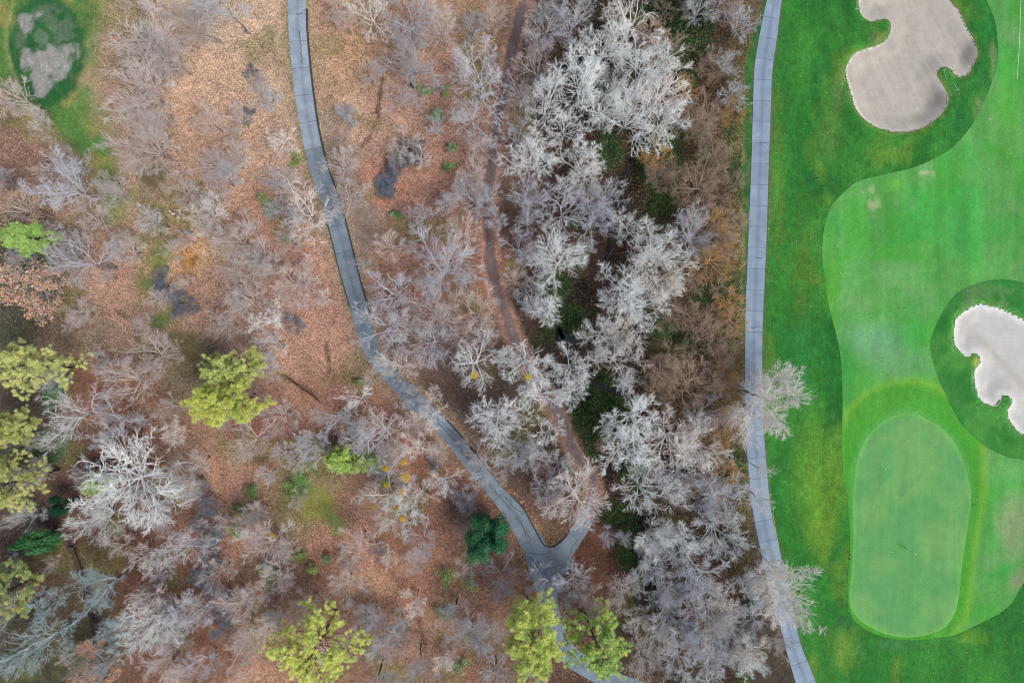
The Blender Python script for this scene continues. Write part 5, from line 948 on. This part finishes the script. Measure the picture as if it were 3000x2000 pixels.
sh = [(870, 472, 30, (136, 164, 84), 'pale green bush on the left rim of the older path'), (1245, 265, 26, (112, 146, 84), 'faint green shrub left of the crooked crown'), (1305, 268, 22, (116, 144, 84), 'faint green shrub under the crooked limbs'), (1288, 340, 32, (98, 158, 78), 'brightest green shrub right of the orange slope'),
      (1328, 432, 30, (96, 142, 100), 'bluish green shrub, upper of two by the trail'), (1320, 484, 26, (88, 148, 78), 'green shrub, lower of two by the trail'), (785, 585, 36, (126, 154, 78), 'moss green bush in the leaves left of the arching tree'), (795, 620, 26, (116, 146, 90), 'smaller moss green bush beneath the first'), (1165, 635, 22, (84, 142, 96), 'small green tuft beside the pale crown'),
      (845, 700, 26, (116, 140, 86), 'dull green bush left of the older path middle'), (1055, 1120, 22, (96, 134, 72), 'green tuft above the upright pale limbs'), (1030, 1260, 28, (110, 140, 110), 'grey green bush under the crooked dark limbs'), (880, 1395, 44, (80, 128, 62), 'green bramble at the top of the mossy glade'), (860, 1440, 40, (92, 138, 60), 'green bramble left in the mossy glade'),
      (905, 1350, 34, (70, 118, 64), 'dark green bramble under the feathery crown'), (1125, 1415, 30, (126, 162, 84), 'light green bush left of the mistletoe'), (700, 1500, 36, (92, 140, 70), 'green bramble right of the orange slope'), (690, 1560, 32, (88, 140, 62), 'lower green bramble right of the orange slope'), (730, 1440, 36, (100, 144, 70), 'green bramble above the sideways fan'),
      (1310, 1690, 36, (100, 150, 74), 'green shrub below the dark evergreen'), (1375, 1700, 34, (110, 152, 78), 'green shrub right of the first below the evergreen'), (1300, 1790, 36, (84, 124, 84), 'dull green shrub by the thin limbs'), (1340, 1950, 34, (90, 124, 84), 'dull green shrub near the bottom edge'), (915, 1665, 24, (134, 164, 66), 'yellow green tuft, lower one in the brown slope'),
      (880, 1622, 24, (112, 142, 76), 'yellow green tuft, upper one in the brown slope'), (960, 1640, 24, (120, 150, 100), 'pale green tuft right in the brown slope'), (170, 1150, 48, (46, 112, 66), 'dark green bush beneath the large left pine'), (780, 1665, 30, (104, 140, 70), 'green tuft at the foot of the sideways fan'), (580, 1420, 26, (110, 136, 80), 'pale tuft at the edge of the orange slope')]
for i, (a, b_, Rp, c, lab) in enumerate(sh):
    c = np.array(c) * .68 + .4 * np.array((168, 176, 128)); leafy("green_shrub", a, b_, Rp, Rp * random.uniform(.75, 1.05), random.uniform(1.2, 2.6), [c, c * .84, c * 1.08], lab, 'shrub', 60 + i, n=int(200 + Rp * 13), size=(.12, .27), group='low green shrubs on the wood floor', lobes=7)
leafy("orange_shrub", 528, 735, 42, 54, 2.2, [(222, 164, 104), (204, 146, 92), (232, 184, 124)], 'orange leaved shrub below the two people', 'shrub', 120, n=1700, size=(.14, .26))
leafy("orange_shrub", 560, 770, 30, 30, 1.6, [(206, 160, 104), (190, 146, 100)], 'fainter orange shrub right of the brighter one', 'shrub', 121, n=700, size=(.14, .24))

# trees that kept withered leaves
for j, (a, b_, Rp, h, lab, cols) in enumerate([(25, 600, 74, 14, 'tree with withered beige leaves, upper one at the left edge', [(206, 170, 140), (190, 152, 124), (214, 190, 164)]), (45, 830, 96, 14, 'tree with pinkish withered leaves, lower one at the left edge', [(222, 176, 150), (206, 156, 128), (226, 200, 178)]),
                                       (255, 1975, 74, 13, 'tree with pinkish withered leaves at the bottom by the ditch', [(210, 160, 130), (196, 148, 120), (218, 180, 150)]), (35, 1755, 30, 12, 'withered beige bough beside the green pine', [(206, 168, 134), (190, 156, 120)])]):
    v = ('open', j % 5); root = place_bare("withered_tree", v, 'P', a, b_, Rp, h, lab, 'tree', None)
    r = np.random.RandomState(800 + j); T_ = VAR[v]['tips']; T_ = T_[r.rand(len(T_)) < .6]
    C = np.repeat(T_, 5, 0) + r.normal(0, .26, (len(T_) * 5, 3))
    V, F, CC = leaf_quads(C, (.24, .44), palette(len(C), cols, r), r); link("leaves", mesh_np("leaves", V, F, 4, CC), M['leaf'], root)['kind'] = 'stuff'
# mistletoe balls
for j, (a, b_, Rp, h, c, lab) in enumerate([(1391, 1099, 12, 12, (206, 190, 70), 'yellow mistletoe ball in the left mistletoe tree'), (1547, 1103, 9, 12, (214, 190, 60), 'yellow mistletoe ball in the right mistletoe tree'), (1188, 1397, 17, 11, (222, 184, 58), 'largest yellow mistletoe clump left of the path'),
                                      (1182, 1354, 10, 11, (214, 176, 60), 'yellow mistletoe just above the largest clump'), (1129, 1372, 9, 11, (206, 176, 60), 'yellow mistletoe left of the largest clump'), (1175, 1439, 10, 11, (210, 176, 62), 'yellow mistletoe just below the largest clump'), (1160, 1486, 10, 11, (190, 160, 60), 'dull yellow mistletoe low in the crooked crown'),
                                      (1180, 1519, 10, 11, (214, 178, 60), 'yellow mistletoe above the pale crooked crown'), (796, 1568, 7, 8, (206, 176, 60), 'single yellow mistletoe in the swept fan'), (1133, 1420, 10, 10, (190, 180, 70), 'greenish mistletoe beside the light green bush'), (1094, 1484, 6, 10, (196, 170, 60), 'smallest mistletoe in the lower wood')]):
    r = np.random.RandomState(900 + j); k = 1 - h / CAMH; bx_, by_ = W(a, b_, h); rr = Rp / S * k
    d = nrm(r.normal(0, 1, (340, 3))) * (r.rand(340, 1) ** .45) * rr
    V, F, CC = leaf_quads(d, (.1, .2), palette(340, [c, tuple(int(q * .85) for q in c), tuple(min(255, int(q * 1.08)) for q in c)], r), r)
    o = link("mistletoe", mesh_np("mistletoe", V, F, 4, CC), M['leaf'], None, (bx_, by_, h)); tag(o, lab, 'mistletoe', 'mistletoe clumps in the crowns')

# ------------------------------------------------------------ undergrowth and leaf litter (uncountable)
r = np.random.RandomState(5)
n = 270000
a = r.uniform(1490, 2195, n); b_ = r.uniform(-30, 2030, n)
edge_ = np.interp(b_, [q[0] for q in RP], [q[1] for q in RP]); vw = np.interp(b_, [-200, 50, 150, 250, 500, 640, 800, 1000, 1080, 1160], [6, 10, 26, 26, 24, 16, 12, 5, 3, 0])
xx, yy = X(a), Y(b_)
lim = sstep(1500, 1650, a + 90 * (fbm(xx, yy, 4, 3, 130) - .5)) * (a < edge_ - vw - 2 + 8 * (fbm(xx, yy, .8, 2, 131) - .5))
dT_ = dist_line(a, b_, TRAIL[::3]); dL_ = dist_line(a, b_, LPC[::3, :2]); dC_ = dist_line(a, b_, CREEK[::3])
gz_n = fbm(xx, yy, 3.5, 3, 132)
rgt = sstep(1900, 2080, a)
GREENZ = [(2000, 110, 100, 110), (2000, 240, 40, 70), (2140, 330, 26, 110), (1930, 480, 80, 130), (2040, 60, 60, 60), (1780, 430, 50, 60), (2090, 860, 70, 50), (1700, 640, 40, 40), (1990, 1010, 60, 50), (2060, 440, 30, 80), (1960, 420, 60, 60), (1940, 560, 50, 110), (2010, 130, 60, 60), (1760, 1200, 110, 120), (1650, 940, 80, 70), (1860, 1360, 50, 90), (2160, 520, 26, 70), (2150, 840, 36, 60), (2130, 960, 44, 60), (1840, 1560, 50, 110), (1860, 1620, 40, 70), (1560, 1000, 40, 30), (2090, 1040, 50, 50), (2150, 1380, 36, 90), (1620, 850, 60, 50), (1950, 960, 60, 40), (2180, 1960, 40, 50), (1930, 40, 90, 50), (1840, 60, 50, 40), (1720, 1340, 40, 40), (1940, 1760, 50, 50), (2185, 1740, 14, 50), (1800, 1500, 60, 40)]
gm = np.zeros(n)
for (cx, cy, rx_, ry_) in GREENZ: gm = np.maximum(gm, sstep(1.25, .6, np.hypot((a - cx) / rx_, (b_ - cy) / ry_) + (gz_n - .5) * .8))
keep = (lim * np.clip(.16 + .55 * rgt + .95 * gm, 0, 1) > r.rand(n)) & (dT_ > 20) & (dL_ > 40) & (dC_ > 6) & (sdf_poly(a, b_, fork) > 6)
a, b_, gm, rgt, gz_n, xx, yy = a[keep], b_[keep], gm[keep], rgt[keep], gz_n[keep], xx[keep], yy[keep]
n = len(a); hgt = (.15 + 1.5 * sstep(.35, .75, fbm(xx, yy, 2.2, 3, 133)) * (.4 + .8 * gm)) * r.rand(n) ** .5
P = np.column_stack([xx, yy, terrain(a, b_) + hgt + .03])
kk = (1 - P[:, 2] / CAMH)
g1 = palette(n, [(36, 80, 40), (48, 100, 46), (30, 64, 42), (76, 118, 50), (26, 74, 54), (110, 134, 60)], r, .22)
g2 = palette(n, [(150, 156, 84), (112, 130, 58), (134, 110, 66), (170, 150, 92), (72, 100, 44)], r, .15)
g3 = palette(n, [(104, 76, 64), (132, 92, 72), (84, 66, 58), (84, 84, 60), (146, 118, 94), (56, 46, 46)], r, .2)
pg = np.clip(gm, 0, 1)[:, None]; edge2 = np.interp(b_, [q[0] for q in RP], [q[1] for q in RP]); ed = (sstep(110, 30, edge2 - a) * .6)
w1 = r.rand(n)
cl = np.where((w1 < gm * .92)[:, None], g1, np.where((r.rand(n) < ed)[:, None], g2, g3))
V, F, CC = leaf_quads(P, (.13, .3), cl, r, 1.0)
tag(link("undergrowth", mesh_np("undergrowth", V, F, 4, CC), M['leaf']), 'dark ivy and bramble covering the creek banks under the white trees', 'undergrowth', kind='stuff')
print('undergrowth', n)
# bramble canes
n = 15000; a = r.uniform(1560, 2180, n); b_ = r.uniform(-20, 2020, n); edge_ = np.interp(b_, [q[0] for q in RP], [q[1] for q in RP])
gm = np.zeros(n)
for (cx, cy, rx_, ry_) in GREENZ: gm = np.maximum(gm, sstep(1.25, .6, np.hypot((a - cx) / rx_, (b_ - cy) / ry_)))
keep = (r.rand(n) < (.25 + .65 * sstep(1850, 2060, a)) * (1 - .8 * gm)) & (a < edge_ - 26) & (dist_line(a, b_, TRAIL[::3]) > 18) & (dist_line(a, b_, LPC[::3, :2]) > 42) & (sdf_poly(a, b_, fork) > 10)
a, b_ = a[keep], b_[keep]; n = len(a); P0 = np.column_stack([X(a), Y(b_), terrain(a, b_)])
sh_ = grow(P0, r.normal(0, 1, (n, 3)) * [1, 1, .3] + [0, 0, .9], r.uniform(.9, 2.4, n), 5, .25, r, up=-.12)
V, F = tubes(sh_, np.full(n, .022), np.full(n, .012), 3)
cl = np.repeat(palette(n, [(138, 108, 90), (160, 128, 104), (112, 84, 72), (150, 104, 82), (176, 156, 136)], r, .12), 15, 0)
tag(link("bramble_canes", mesh_np("bramble_canes", V, F, 4, cl), M['litter']), 'brown bramble canes arching between the creek and the pale path', 'undergrowth', kind='stuff')
# fallen leaves
n = 190000; a = r.uniform(-30, 2200, n); b_ = r.uniform(-30, 2030, n); xx, yy = X(a), Y(b_)
dL_ = dist_line(a, b_, LPC[::3, :2])
keep = (r.rand(n) < np.where(a < 1550, .95, .55)) & ((dL_ > 30) | (r.rand(n) < .10)) & (a < np.interp(b_, [q[0] for q in RP], [q[1] for q in RP]) - 25) & ~((a < 300) & (b_ < 300) & (r.rand(n) < .93)) & (dist_line(a, b_, CREEK[::3]) > 14)
a, b_, xx, yy = a[keep], b_[keep], xx[keep], yy[keep]; n = len(a)
fi = np.clip(np.searchsorted(gx, xx), 0, nx - 1); fj = np.clip(np.searchsorted(gy, yy), 0, ny - 1); under = col.reshape(ny, nx, 3)[fj, fi]
dLk = dist_line(a, b_, LPC[::3, :2]); z = np.where(dLk < 27, .1, terrain(a, b_) + .03)
mul = np.exp(r.normal(-.05, .5, (n, 1))); tint = np.array([1.1, .98, .86]) ** r.normal(0, 1.2, (n, 1))
cl = np.clip(under * mul * tint, .01, .8); br = r.rand(n) < .028; cl[br] = lin((232, 204, 164))
V, F, CC = leaf_quads(np.column_stack([xx, yy, z]), (.11, .22), cl, r, 1.6)
tag(link("fallen_leaves", mesh_np("fallen_leaves", V, F, 4, CC), M['litter']), 'rust and orange fallen leaves carpeting the wood floor', 'fallen leaves', kind='stuff')
# stray leaves on the rough, and fairway
n = 520; a = r.uniform(2240, 3000, n); b_ = r.uniform(0, 2000, n); k_ = (r.rand(n) < np.where(a < 2480, .8, .22)); a, b_ = a[k_], b_[k_]; n = len(a)
V, F, CC = leaf_quads(np.column_stack([X(a), Y(b_), terrain(a, b_) + .09]), (.1, .2), palette(n, [(236, 228, 180), (220, 214, 190), (190, 190, 110), (60, 60, 40)], r), r, 2)
tag(link("stray_leaves", mesh_np("stray_leaves", V, F, 4, CC), M['litter']), 'tiny pale leaves scattered over the golf rough', 'fallen leaves', kind='stuff')
# yellow leaf drift along both edges of the old path
n = 2600; s = r.uniform(0, len(LPC) - 1.01, n); i = s.astype(int); T_ = np.gradient(LPC[:, :2], axis=0); T_ = T_ / np.linalg.norm(T_, axis=1)[:, None]
off = LPC[i, 2] / 2 + 4 + np.abs(r.normal(0, 8, n)); sg = np.where(r.rand(n) < .7, -1, 1); q = LPC[i, :2] + np.stack([-T_[i, 1], T_[i, 0]], 1) * (off * sg)[:, None] + r.normal(0, 3, (n, 2))
V, F, CC = leaf_quads(np.column_stack([X(q[:, 0]), Y(q[:, 1]), np.full(n, .12)]), (.12, .22), palette(n, [(226, 178, 112), (206, 150, 92), (238, 214, 160), (150, 100, 66)], r), r, 2)
tag(link("path_leaves", mesh_np("path_leaves", V, F, 4, CC), M['litter']), 'yellow leaves drifted along the edging of the older path', 'fallen leaves', kind='stuff')

# ------------------------------------------------------------ small things on the course
def tube_obj(name, pts, r0, mat, parent=None, sides=8, r1=None):
    P = np.array(pts, float)[None]; V, F = tubes(P, [r0], [r0 if r1 is None else r1], sides)
    return link(name, mesh_np(name, V, F, 4, None, True), mat, parent)
white_m = mat_flat("white_paint", (236, 238, 232), .4, .04); pale_m = mat_flat("pale_green_fibreglass", (176, 214, 190), .4, .05); yel_m = mat_flat("yellow_cloth", (232, 222, 70), .7, .06)
dark_m = mat_flat("dark_metal", (34, 36, 38), .5, .1)
# flagstick
bx_, by_ = float(X(2677)) * 1.0 - .0, float(Y(1618)); bx_, by_ = float(X(2655)), float(Y(1606))
fl = empty("flagstick", (bx_, by_, .05)); tag(fl, 'white flagstick with a small yellow flag on the putting green', 'flagstick')
tube_obj("pole", [(0, 0, 0), (0, 0, 1.1), (0, 0, 2.25)], .07, white_m, fl)
fv = []; nn = 7
for i in range(nn):
    for k in range(3): fv.append((.03 + i * .075, .07 * math.sin(i * 1.3 + k * .4) + k * .09, 2.2 - k * .13 - i * .012))
ff = [(i * 3 + k, i * 3 + k + 3, i * 3 + k + 4, i * 3 + k + 1) for i in range(nn - 1) for k in range(2)]
fo_ = link("flag", mesh_np("flag", np.array(fv), np.array(ff), 4, None, True), yel_m, fl); fo_.rotation_euler = (0, 0, -.9); so = fo_.modifiers.new("thickness", 'SOLIDIFY'); so.thickness = .01
ck = np.array([(math.cos(t) * .054, math.sin(t) * .054, .006) for t in np.linspace(0, 2 * math.pi, 12, endpoint=False)]); me = bpy.data.meshes.new("cup"); me.from_pydata([tuple(q) for q in ck] + [(q[0] * .9, q[1] * .9, -.1) for q in ck], [], [[i, (i + 1) % 12, 12 + (i + 1) % 12, 12 + i] for i in range(12)]); link("cup", me, white_m, fl)
def rake(p0, p1, label):
    """p0 handle end, p1 head, pixels"""
    ax, ay, cx, cy = float(X(p0[0])), float(Y(p0[1])), float(X(p1[0])), float(Y(p1[1])); z = gz(*p1) + .12
    root = empty("bunker_rake", (cx, cy, z), math.atan2(ay - cy, ax - cx)); tag(root, label, 'rake', 'bunker rakes lying in the grass')
    L = math.hypot(ax - cx, ay - cy); tube_obj("handle", [(0, 0, 0), (L * .5, 0, .02), (L, 0, 0)], .026, pale_m, root)
    tube_obj("head", [(0, -.32, 0), (0, 0, 0), (0, .32, 0)], .035, pale_m, root, 6)
    parts = []
    for i in range(13):
        y_ = -.3 + i * .05; parts.append(tubes(np.array([[(0, y_, 0), (-.02, y_, -.05), (-.03, y_, -.09)]]), [.008], [.004], 4))
    V, F = join(parts); link("tines", mesh_np("tines", V, F, 4), pale_m, root)
rake((2789, 245), (2800.5, 266.5), 'pale rake with its crossbar showing, beside the hooked bunker edge')
rake((2769, 233), (2762, 208), 'pale rake half sunk in the grass tongue of the kidney bunker')
rake((2848, 1131), (2849, 1103), 'pale rake along the left rim of the right edge bunker')
rake((2507, 6), (2507, 30), 'pale rake upright against the left rim of the kidney bunker at the top')
# boundary line and hose
tag(ribbon("painted_line", smooth_open([(2991, -20), (2988, 60), (2985, 140), (2979, 234)], 12), .45, lambda a, b: terrain(a, b) + .06, white_m), 'thin white painted line on the fairway in the top right corner', 'painted line')
o = tube_obj("hose", [(float(X(a)), float(Y(b)), .1) for a, b in smooth_open([(2262, 1500), (2268, 1530), (2273, 1560), (2281, 1598)], 6)], .035, mat_flat("yellow_rubber", (206, 196, 80), .5, .05), None, 6)
tag(o, 'thin yellow hose lying along the right edge of the pale path', 'hose')
def disc(name, px_, py_, rad, mat, label, cat, group=None, hgt=.05):
    nseg = 12; t = np.linspace(0, 2 * math.pi, nseg, endpoint=False); z0 = gz(px_, py_)
    vs = [(0, 0, hgt)] + [(math.cos(q) * rad * .8, math.sin(q) * rad * .8, hgt) for q in t] + [(math.cos(q) * rad, math.sin(q) * rad, -.02) for q in t]
    fs = [(0, 1 + i, 1 + (i + 1) % nseg) for i in range(nseg)] + [(1 + i, nseg + 1 + i, nseg + 1 + (i + 1) % nseg, 1 + (i + 1) % nseg) for i in range(nseg)]
    me = bpy.data.meshes.new(name); me.from_pydata(vs, [], fs); o = link(name, me, mat, None, (float(X(px_)), float(Y(py_)), z0 + .05)); tag(o, label, cat, group); return o
disc("sprinkler_head", 2393, 522, .12, dark_m, 'dark sprinkler head in the rough left of the worn fairway corner', 'sprinkler head')
disc("sprinkler_head", 2851, 1476, .11, dark_m, 'dark sprinkler head in the collar right of the green', 'sprinkler head')
for q, lab in (((2860, 1461), 'left one of two white balls right of the green'), ((2864, 1462), 'right one of two white balls right of the green'), ((2332, 710), 'pale ball low in the rough beside the wide path'), ((2407, 714), 'pale ball at the fairway edge'), ((2478, 1623), 'white ball at the left edge of the green'), ((2373, 1602), 'white ball in the rough left of the green'), ((2699, 1132), 'white ball on the fairway above the green'), ((2647, 1117), 'white ball left of the one above the green')):
    me = bpy.data.meshes.new("golf_ball"); import bmesh; bm = bmesh.new(); bmesh.ops.create_icosphere(bm, subdivisions=2, radius=.055); bm.to_mesh(me); bm.free()
    tag(link("golf_ball", me, white_m, None, (float(X(q[0])), float(Y(q[1])), gz(*q) + .1)), lab, 'golf ball')
disc("tee_marker", 2490, 1625, .1, dark_m, 'dark marker, upper of two at the left edge of the green', 'marker', hgt=.12)
disc("tee_marker", 2489, 1636, .1, dark_m, 'dark marker, lower of two at the left edge of the green', 'marker', hgt=.12)
o = tube_obj("bent_mark", [(float(X(a)), float(Y(b)), .11) for a, b in [(2193, 1101), (2194, 1106), (2196, 1110), (2200, 1111)]], .05, dark_m, None, 6); tag(o, 'black bent mark lying on the pale path by the large tree', 'stick')  # bent dark shape on the path, drawn as a tube
# fallen pale branch and logs
def log(pts, r0, r1, mat, label, name="fallen_log", side=0):
    P = np.array([(float(X(a)), float(Y(b)), gz(a, b) + r0 * .8) for a, b in pts]); root = empty(name, tuple(P[0])); tag(root, label, 'log')
    tube_obj("trunk", P - P[0], r0, mat, root, 8, r1)
    for k in range(side):
        q = P[1 + k % (len(P) - 1)] - P[0]; d = np.array([random.uniform(-1, 1), random.uniform(-1, 1), .3]); tube_obj("branch", [q, q + d * .6, q + d * 1.2], r0 * .35, mat, root, 5, .02)
log([(1051, 1716), (1063, 1722), (1077, 1729)], .13, .07, BARK['G'][0], 'short pale fallen branch on the brown leaves', "fallen_branch", 4)
log([(838, 1100), (880, 1132), (920, 1160), (940, 1178)], .12, .07, BARK['C'][1], 'long dark fallen trunk right of the yellow pine', "fallen_log", 3)
log([(212, 1600), (226, 1634), (240, 1676), (250, 1700)], .3, .24, BARK['C'][1], 'dark log lying in the upper end of the ditch')
log([(276, 1810), (284, 1860), (292, 1902)], .28, .2, BARK['C'][1], 'dark log lying in the lower end of the ditch')
log([(425, 1278), (440, 1280), (455, 1281)], .12, .08, BARK['G'][0], 'short grey fallen branch left of the yellow pine', "fallen_branch", 1)
log([(548, 692), (560, 686), (572, 683)], .1, .06, BARK['G'][0], 'short pale fallen branch above the orange shrub', "fallen_branch", 1)

# ------------------------------------------------------------ two people
def skin_body(name, J, E, rad, mat, parent, root_i=0, lv=2):
    me = bpy.data.meshes.new(name); me.from_pydata(J, E, []); o = link(name, me, mat, parent)
    sk = o.modifiers.new("skin", 'SKIN'); sk.use_smooth_shade = True; L = me.skin_vertices[0].data if me.skin_vertices else None
    if L is None:
        return o
    for i, r_ in enumerate(rad): L[i].radius = (r_, r_)
    L[root_i].use_root = True
    ss = o.modifiers.new("smooth", 'SUBSURF'); ss.levels = lv; ss.render_levels = lv; return o
def make_skin_mesh(name, J, E, rad, mat, parent, root_i=0):
    """grow a skin surface and bake it to a plain mesh"""
    me = bpy.data.meshes.new(name); me.from_pydata(J, E, []); t = bpy.data.objects.new("tmp", me); COL.objects.link(t)
    t.modifiers.new("skin", 'SKIN'); bpy.context.view_layer.update()
    if not me.skin_vertices:
        bm = bmesh.new(); bm.from_mesh(me); bm.verts.layers.skin.verify(); bm.to_mesh(me); bm.free()
    L = me.skin_vertices[0].data
    for i, r_ in enumerate(rad): L[i].radius = (r_, r_) if not isinstance(r_, tuple) else r_; L[i].use_root = (i == root_i)
    s = t.modifiers.new("sub", 'SUBSURF'); s.levels = 1; s.render_levels = 1
    dg = bpy.context.evaluated_depsgraph_get(); dg.update(); ev = t.evaluated_get(dg); nm = bpy.data.meshes.new_from_object(ev)
    bpy.data.objects.remove(t); bpy.data.meshes.remove(me); nm.name = name; nm.materials.clear()
    for p_ in nm.polygons: p_.use_smooth = True
    return link(name, nm, mat, parent)
skin_m = mat_flat("skin", (206, 160, 136), .6, .05); hair_m = mat_flat("dark_hair", (30, 22, 22), .6, .2, 30); jw = mat_flat("white_cotton", (236, 232, 228), .85, .05); trg = mat_flat("grey_cotton", (150, 152, 164), .85, .08); trd = mat_flat("beige_cotton", (206, 190, 184), .85, .08); shoe_m = mat_flat("shoe_leather", (60, 52, 50), .6, .1)
def person(hx, hy, rz, label, pants, arms):
    x_, y_ = W(hx, hy, 1.6); root = empty("person", (x_, y_, gz(1500 + x_ * S, 1000 - y_ * S) + .02), rz); tag(root, label, 'person', 'two people standing in the left wood')
    (le, lh), (re, rh) = arms
    J = [(0, 0, .95), (0, 0, 1.15), (0, .0, 1.38), (0, .01, 1.5), (0, .03, 1.6), (0, .03, 1.72),
         (-.2, 0, 1.4), le, lh, (.2, 0, 1.4), re, rh,
         (-.1, 0, .88), (-.11, .03, .5), (-.12, 0, .1), (-.12, .16, .05), (.1, 0, .88), (.12, .08, .5), (.12, .02, .1), (.12, .2, .05)]
    E = [(0, 1), (1, 2), (2, 3), (3, 4), (4, 5), (2, 6), (6, 7), (7, 8), (2, 9), (9, 10), (10, 11), (0, 12), (12, 13), (13, 14), (14, 15), (0, 16), (16, 17), (17, 18), (18, 19)]
    R_ = [.13, .12, .13, .055, .09, .085, .065, .045, .03, .065, .045, .03, .09, .06, .045, .04, .09, .06, .045, .04]
    make_skin_mesh("body", J, E, R_, skin_m, root)
    make_skin_mesh("jacket", [J[0], J[1], J[2], J[6], J[7], tuple(np.array(J[7]) * .3 + np.array(J[8]) * .7), J[9], J[10], tuple(np.array(J[10]) * .3 + np.array(J[11]) * .7)], [(0, 1), (1, 2), (2, 3), (3, 4), (4, 5), (2, 6), (6, 7), (7, 8)], [.17, .165, .17, .1, .075, .065, .1, .075, .065], jw, root)
    make_skin_mesh("trousers", [(0, 0, .93), J[12], J[13], J[14], J[16], J[17], J[18]], [(0, 1), (1, 2), (2, 3), (0, 4), (4, 5), (5, 6)], [.15, .11, .08, .065, .11, .08, .065], pants, root)
    for s in (14, 18): make_skin_mesh("shoe", [J[s], J[s + 1]], [(0, 1)], [.062, .055], shoe_m, root)
    make_skin_mesh("hair", [(0, .0, 1.62), (0, .01, 1.74), (0, -.07, 1.66)], [(0, 1), (1, 2)], [.115, .13, .115], hair_m, root)
    for s, hnd in ((-1, lh), (1, rh)):
        h0 = np.array(hnd); el = np.array(le if s < 0 else re); d = (h0 - el) / np.linalg.norm(h0 - el); sd = np.cross(d, (0, 0, 1)); sd /= np.linalg.norm(sd) + 1e-6
        V = [tuple(h0 - d * .02), tuple(h0 + d * .07)]; E2 = [(0, 1)]; rr = [.03, .034]
        for k, (o_, l_) in enumerate(((-.03, .065), (-.01, .08), (.01, .075), (.03, .06))):
            V += [tuple(h0 + d * .08 + sd * o_), tuple(h0 + d * (.08 + l_) + sd * o_ + np.array((0, 0, -.015)))]; i = len(V) - 2; E2 += [(1, i), (i, i + 1)]; rr += [.009, .008]
        V += [tuple(h0 + d * .05 + sd * .05 * s)]; E2 += [(0, len(V) - 1)]; rr += [.01]
        make_skin_mesh("hand", V, E2, rr, skin_m, root)
person(499, 624, -.6, 'dark haired person in white with one arm stretched out, left one of the two', trg, (((-.5, .12, 1.36), (-.78, .2, 1.34)), ((.36, .22, 1.3), (.5, .46, 1.36))))
person(515, 634, -.9, 'dark haired person in white standing close behind, right one of the two', trd, (((-.27, .02, 1.12), (-.24, .14, .9)), ((.27, .02, 1.12), (.25, .16, .92))))
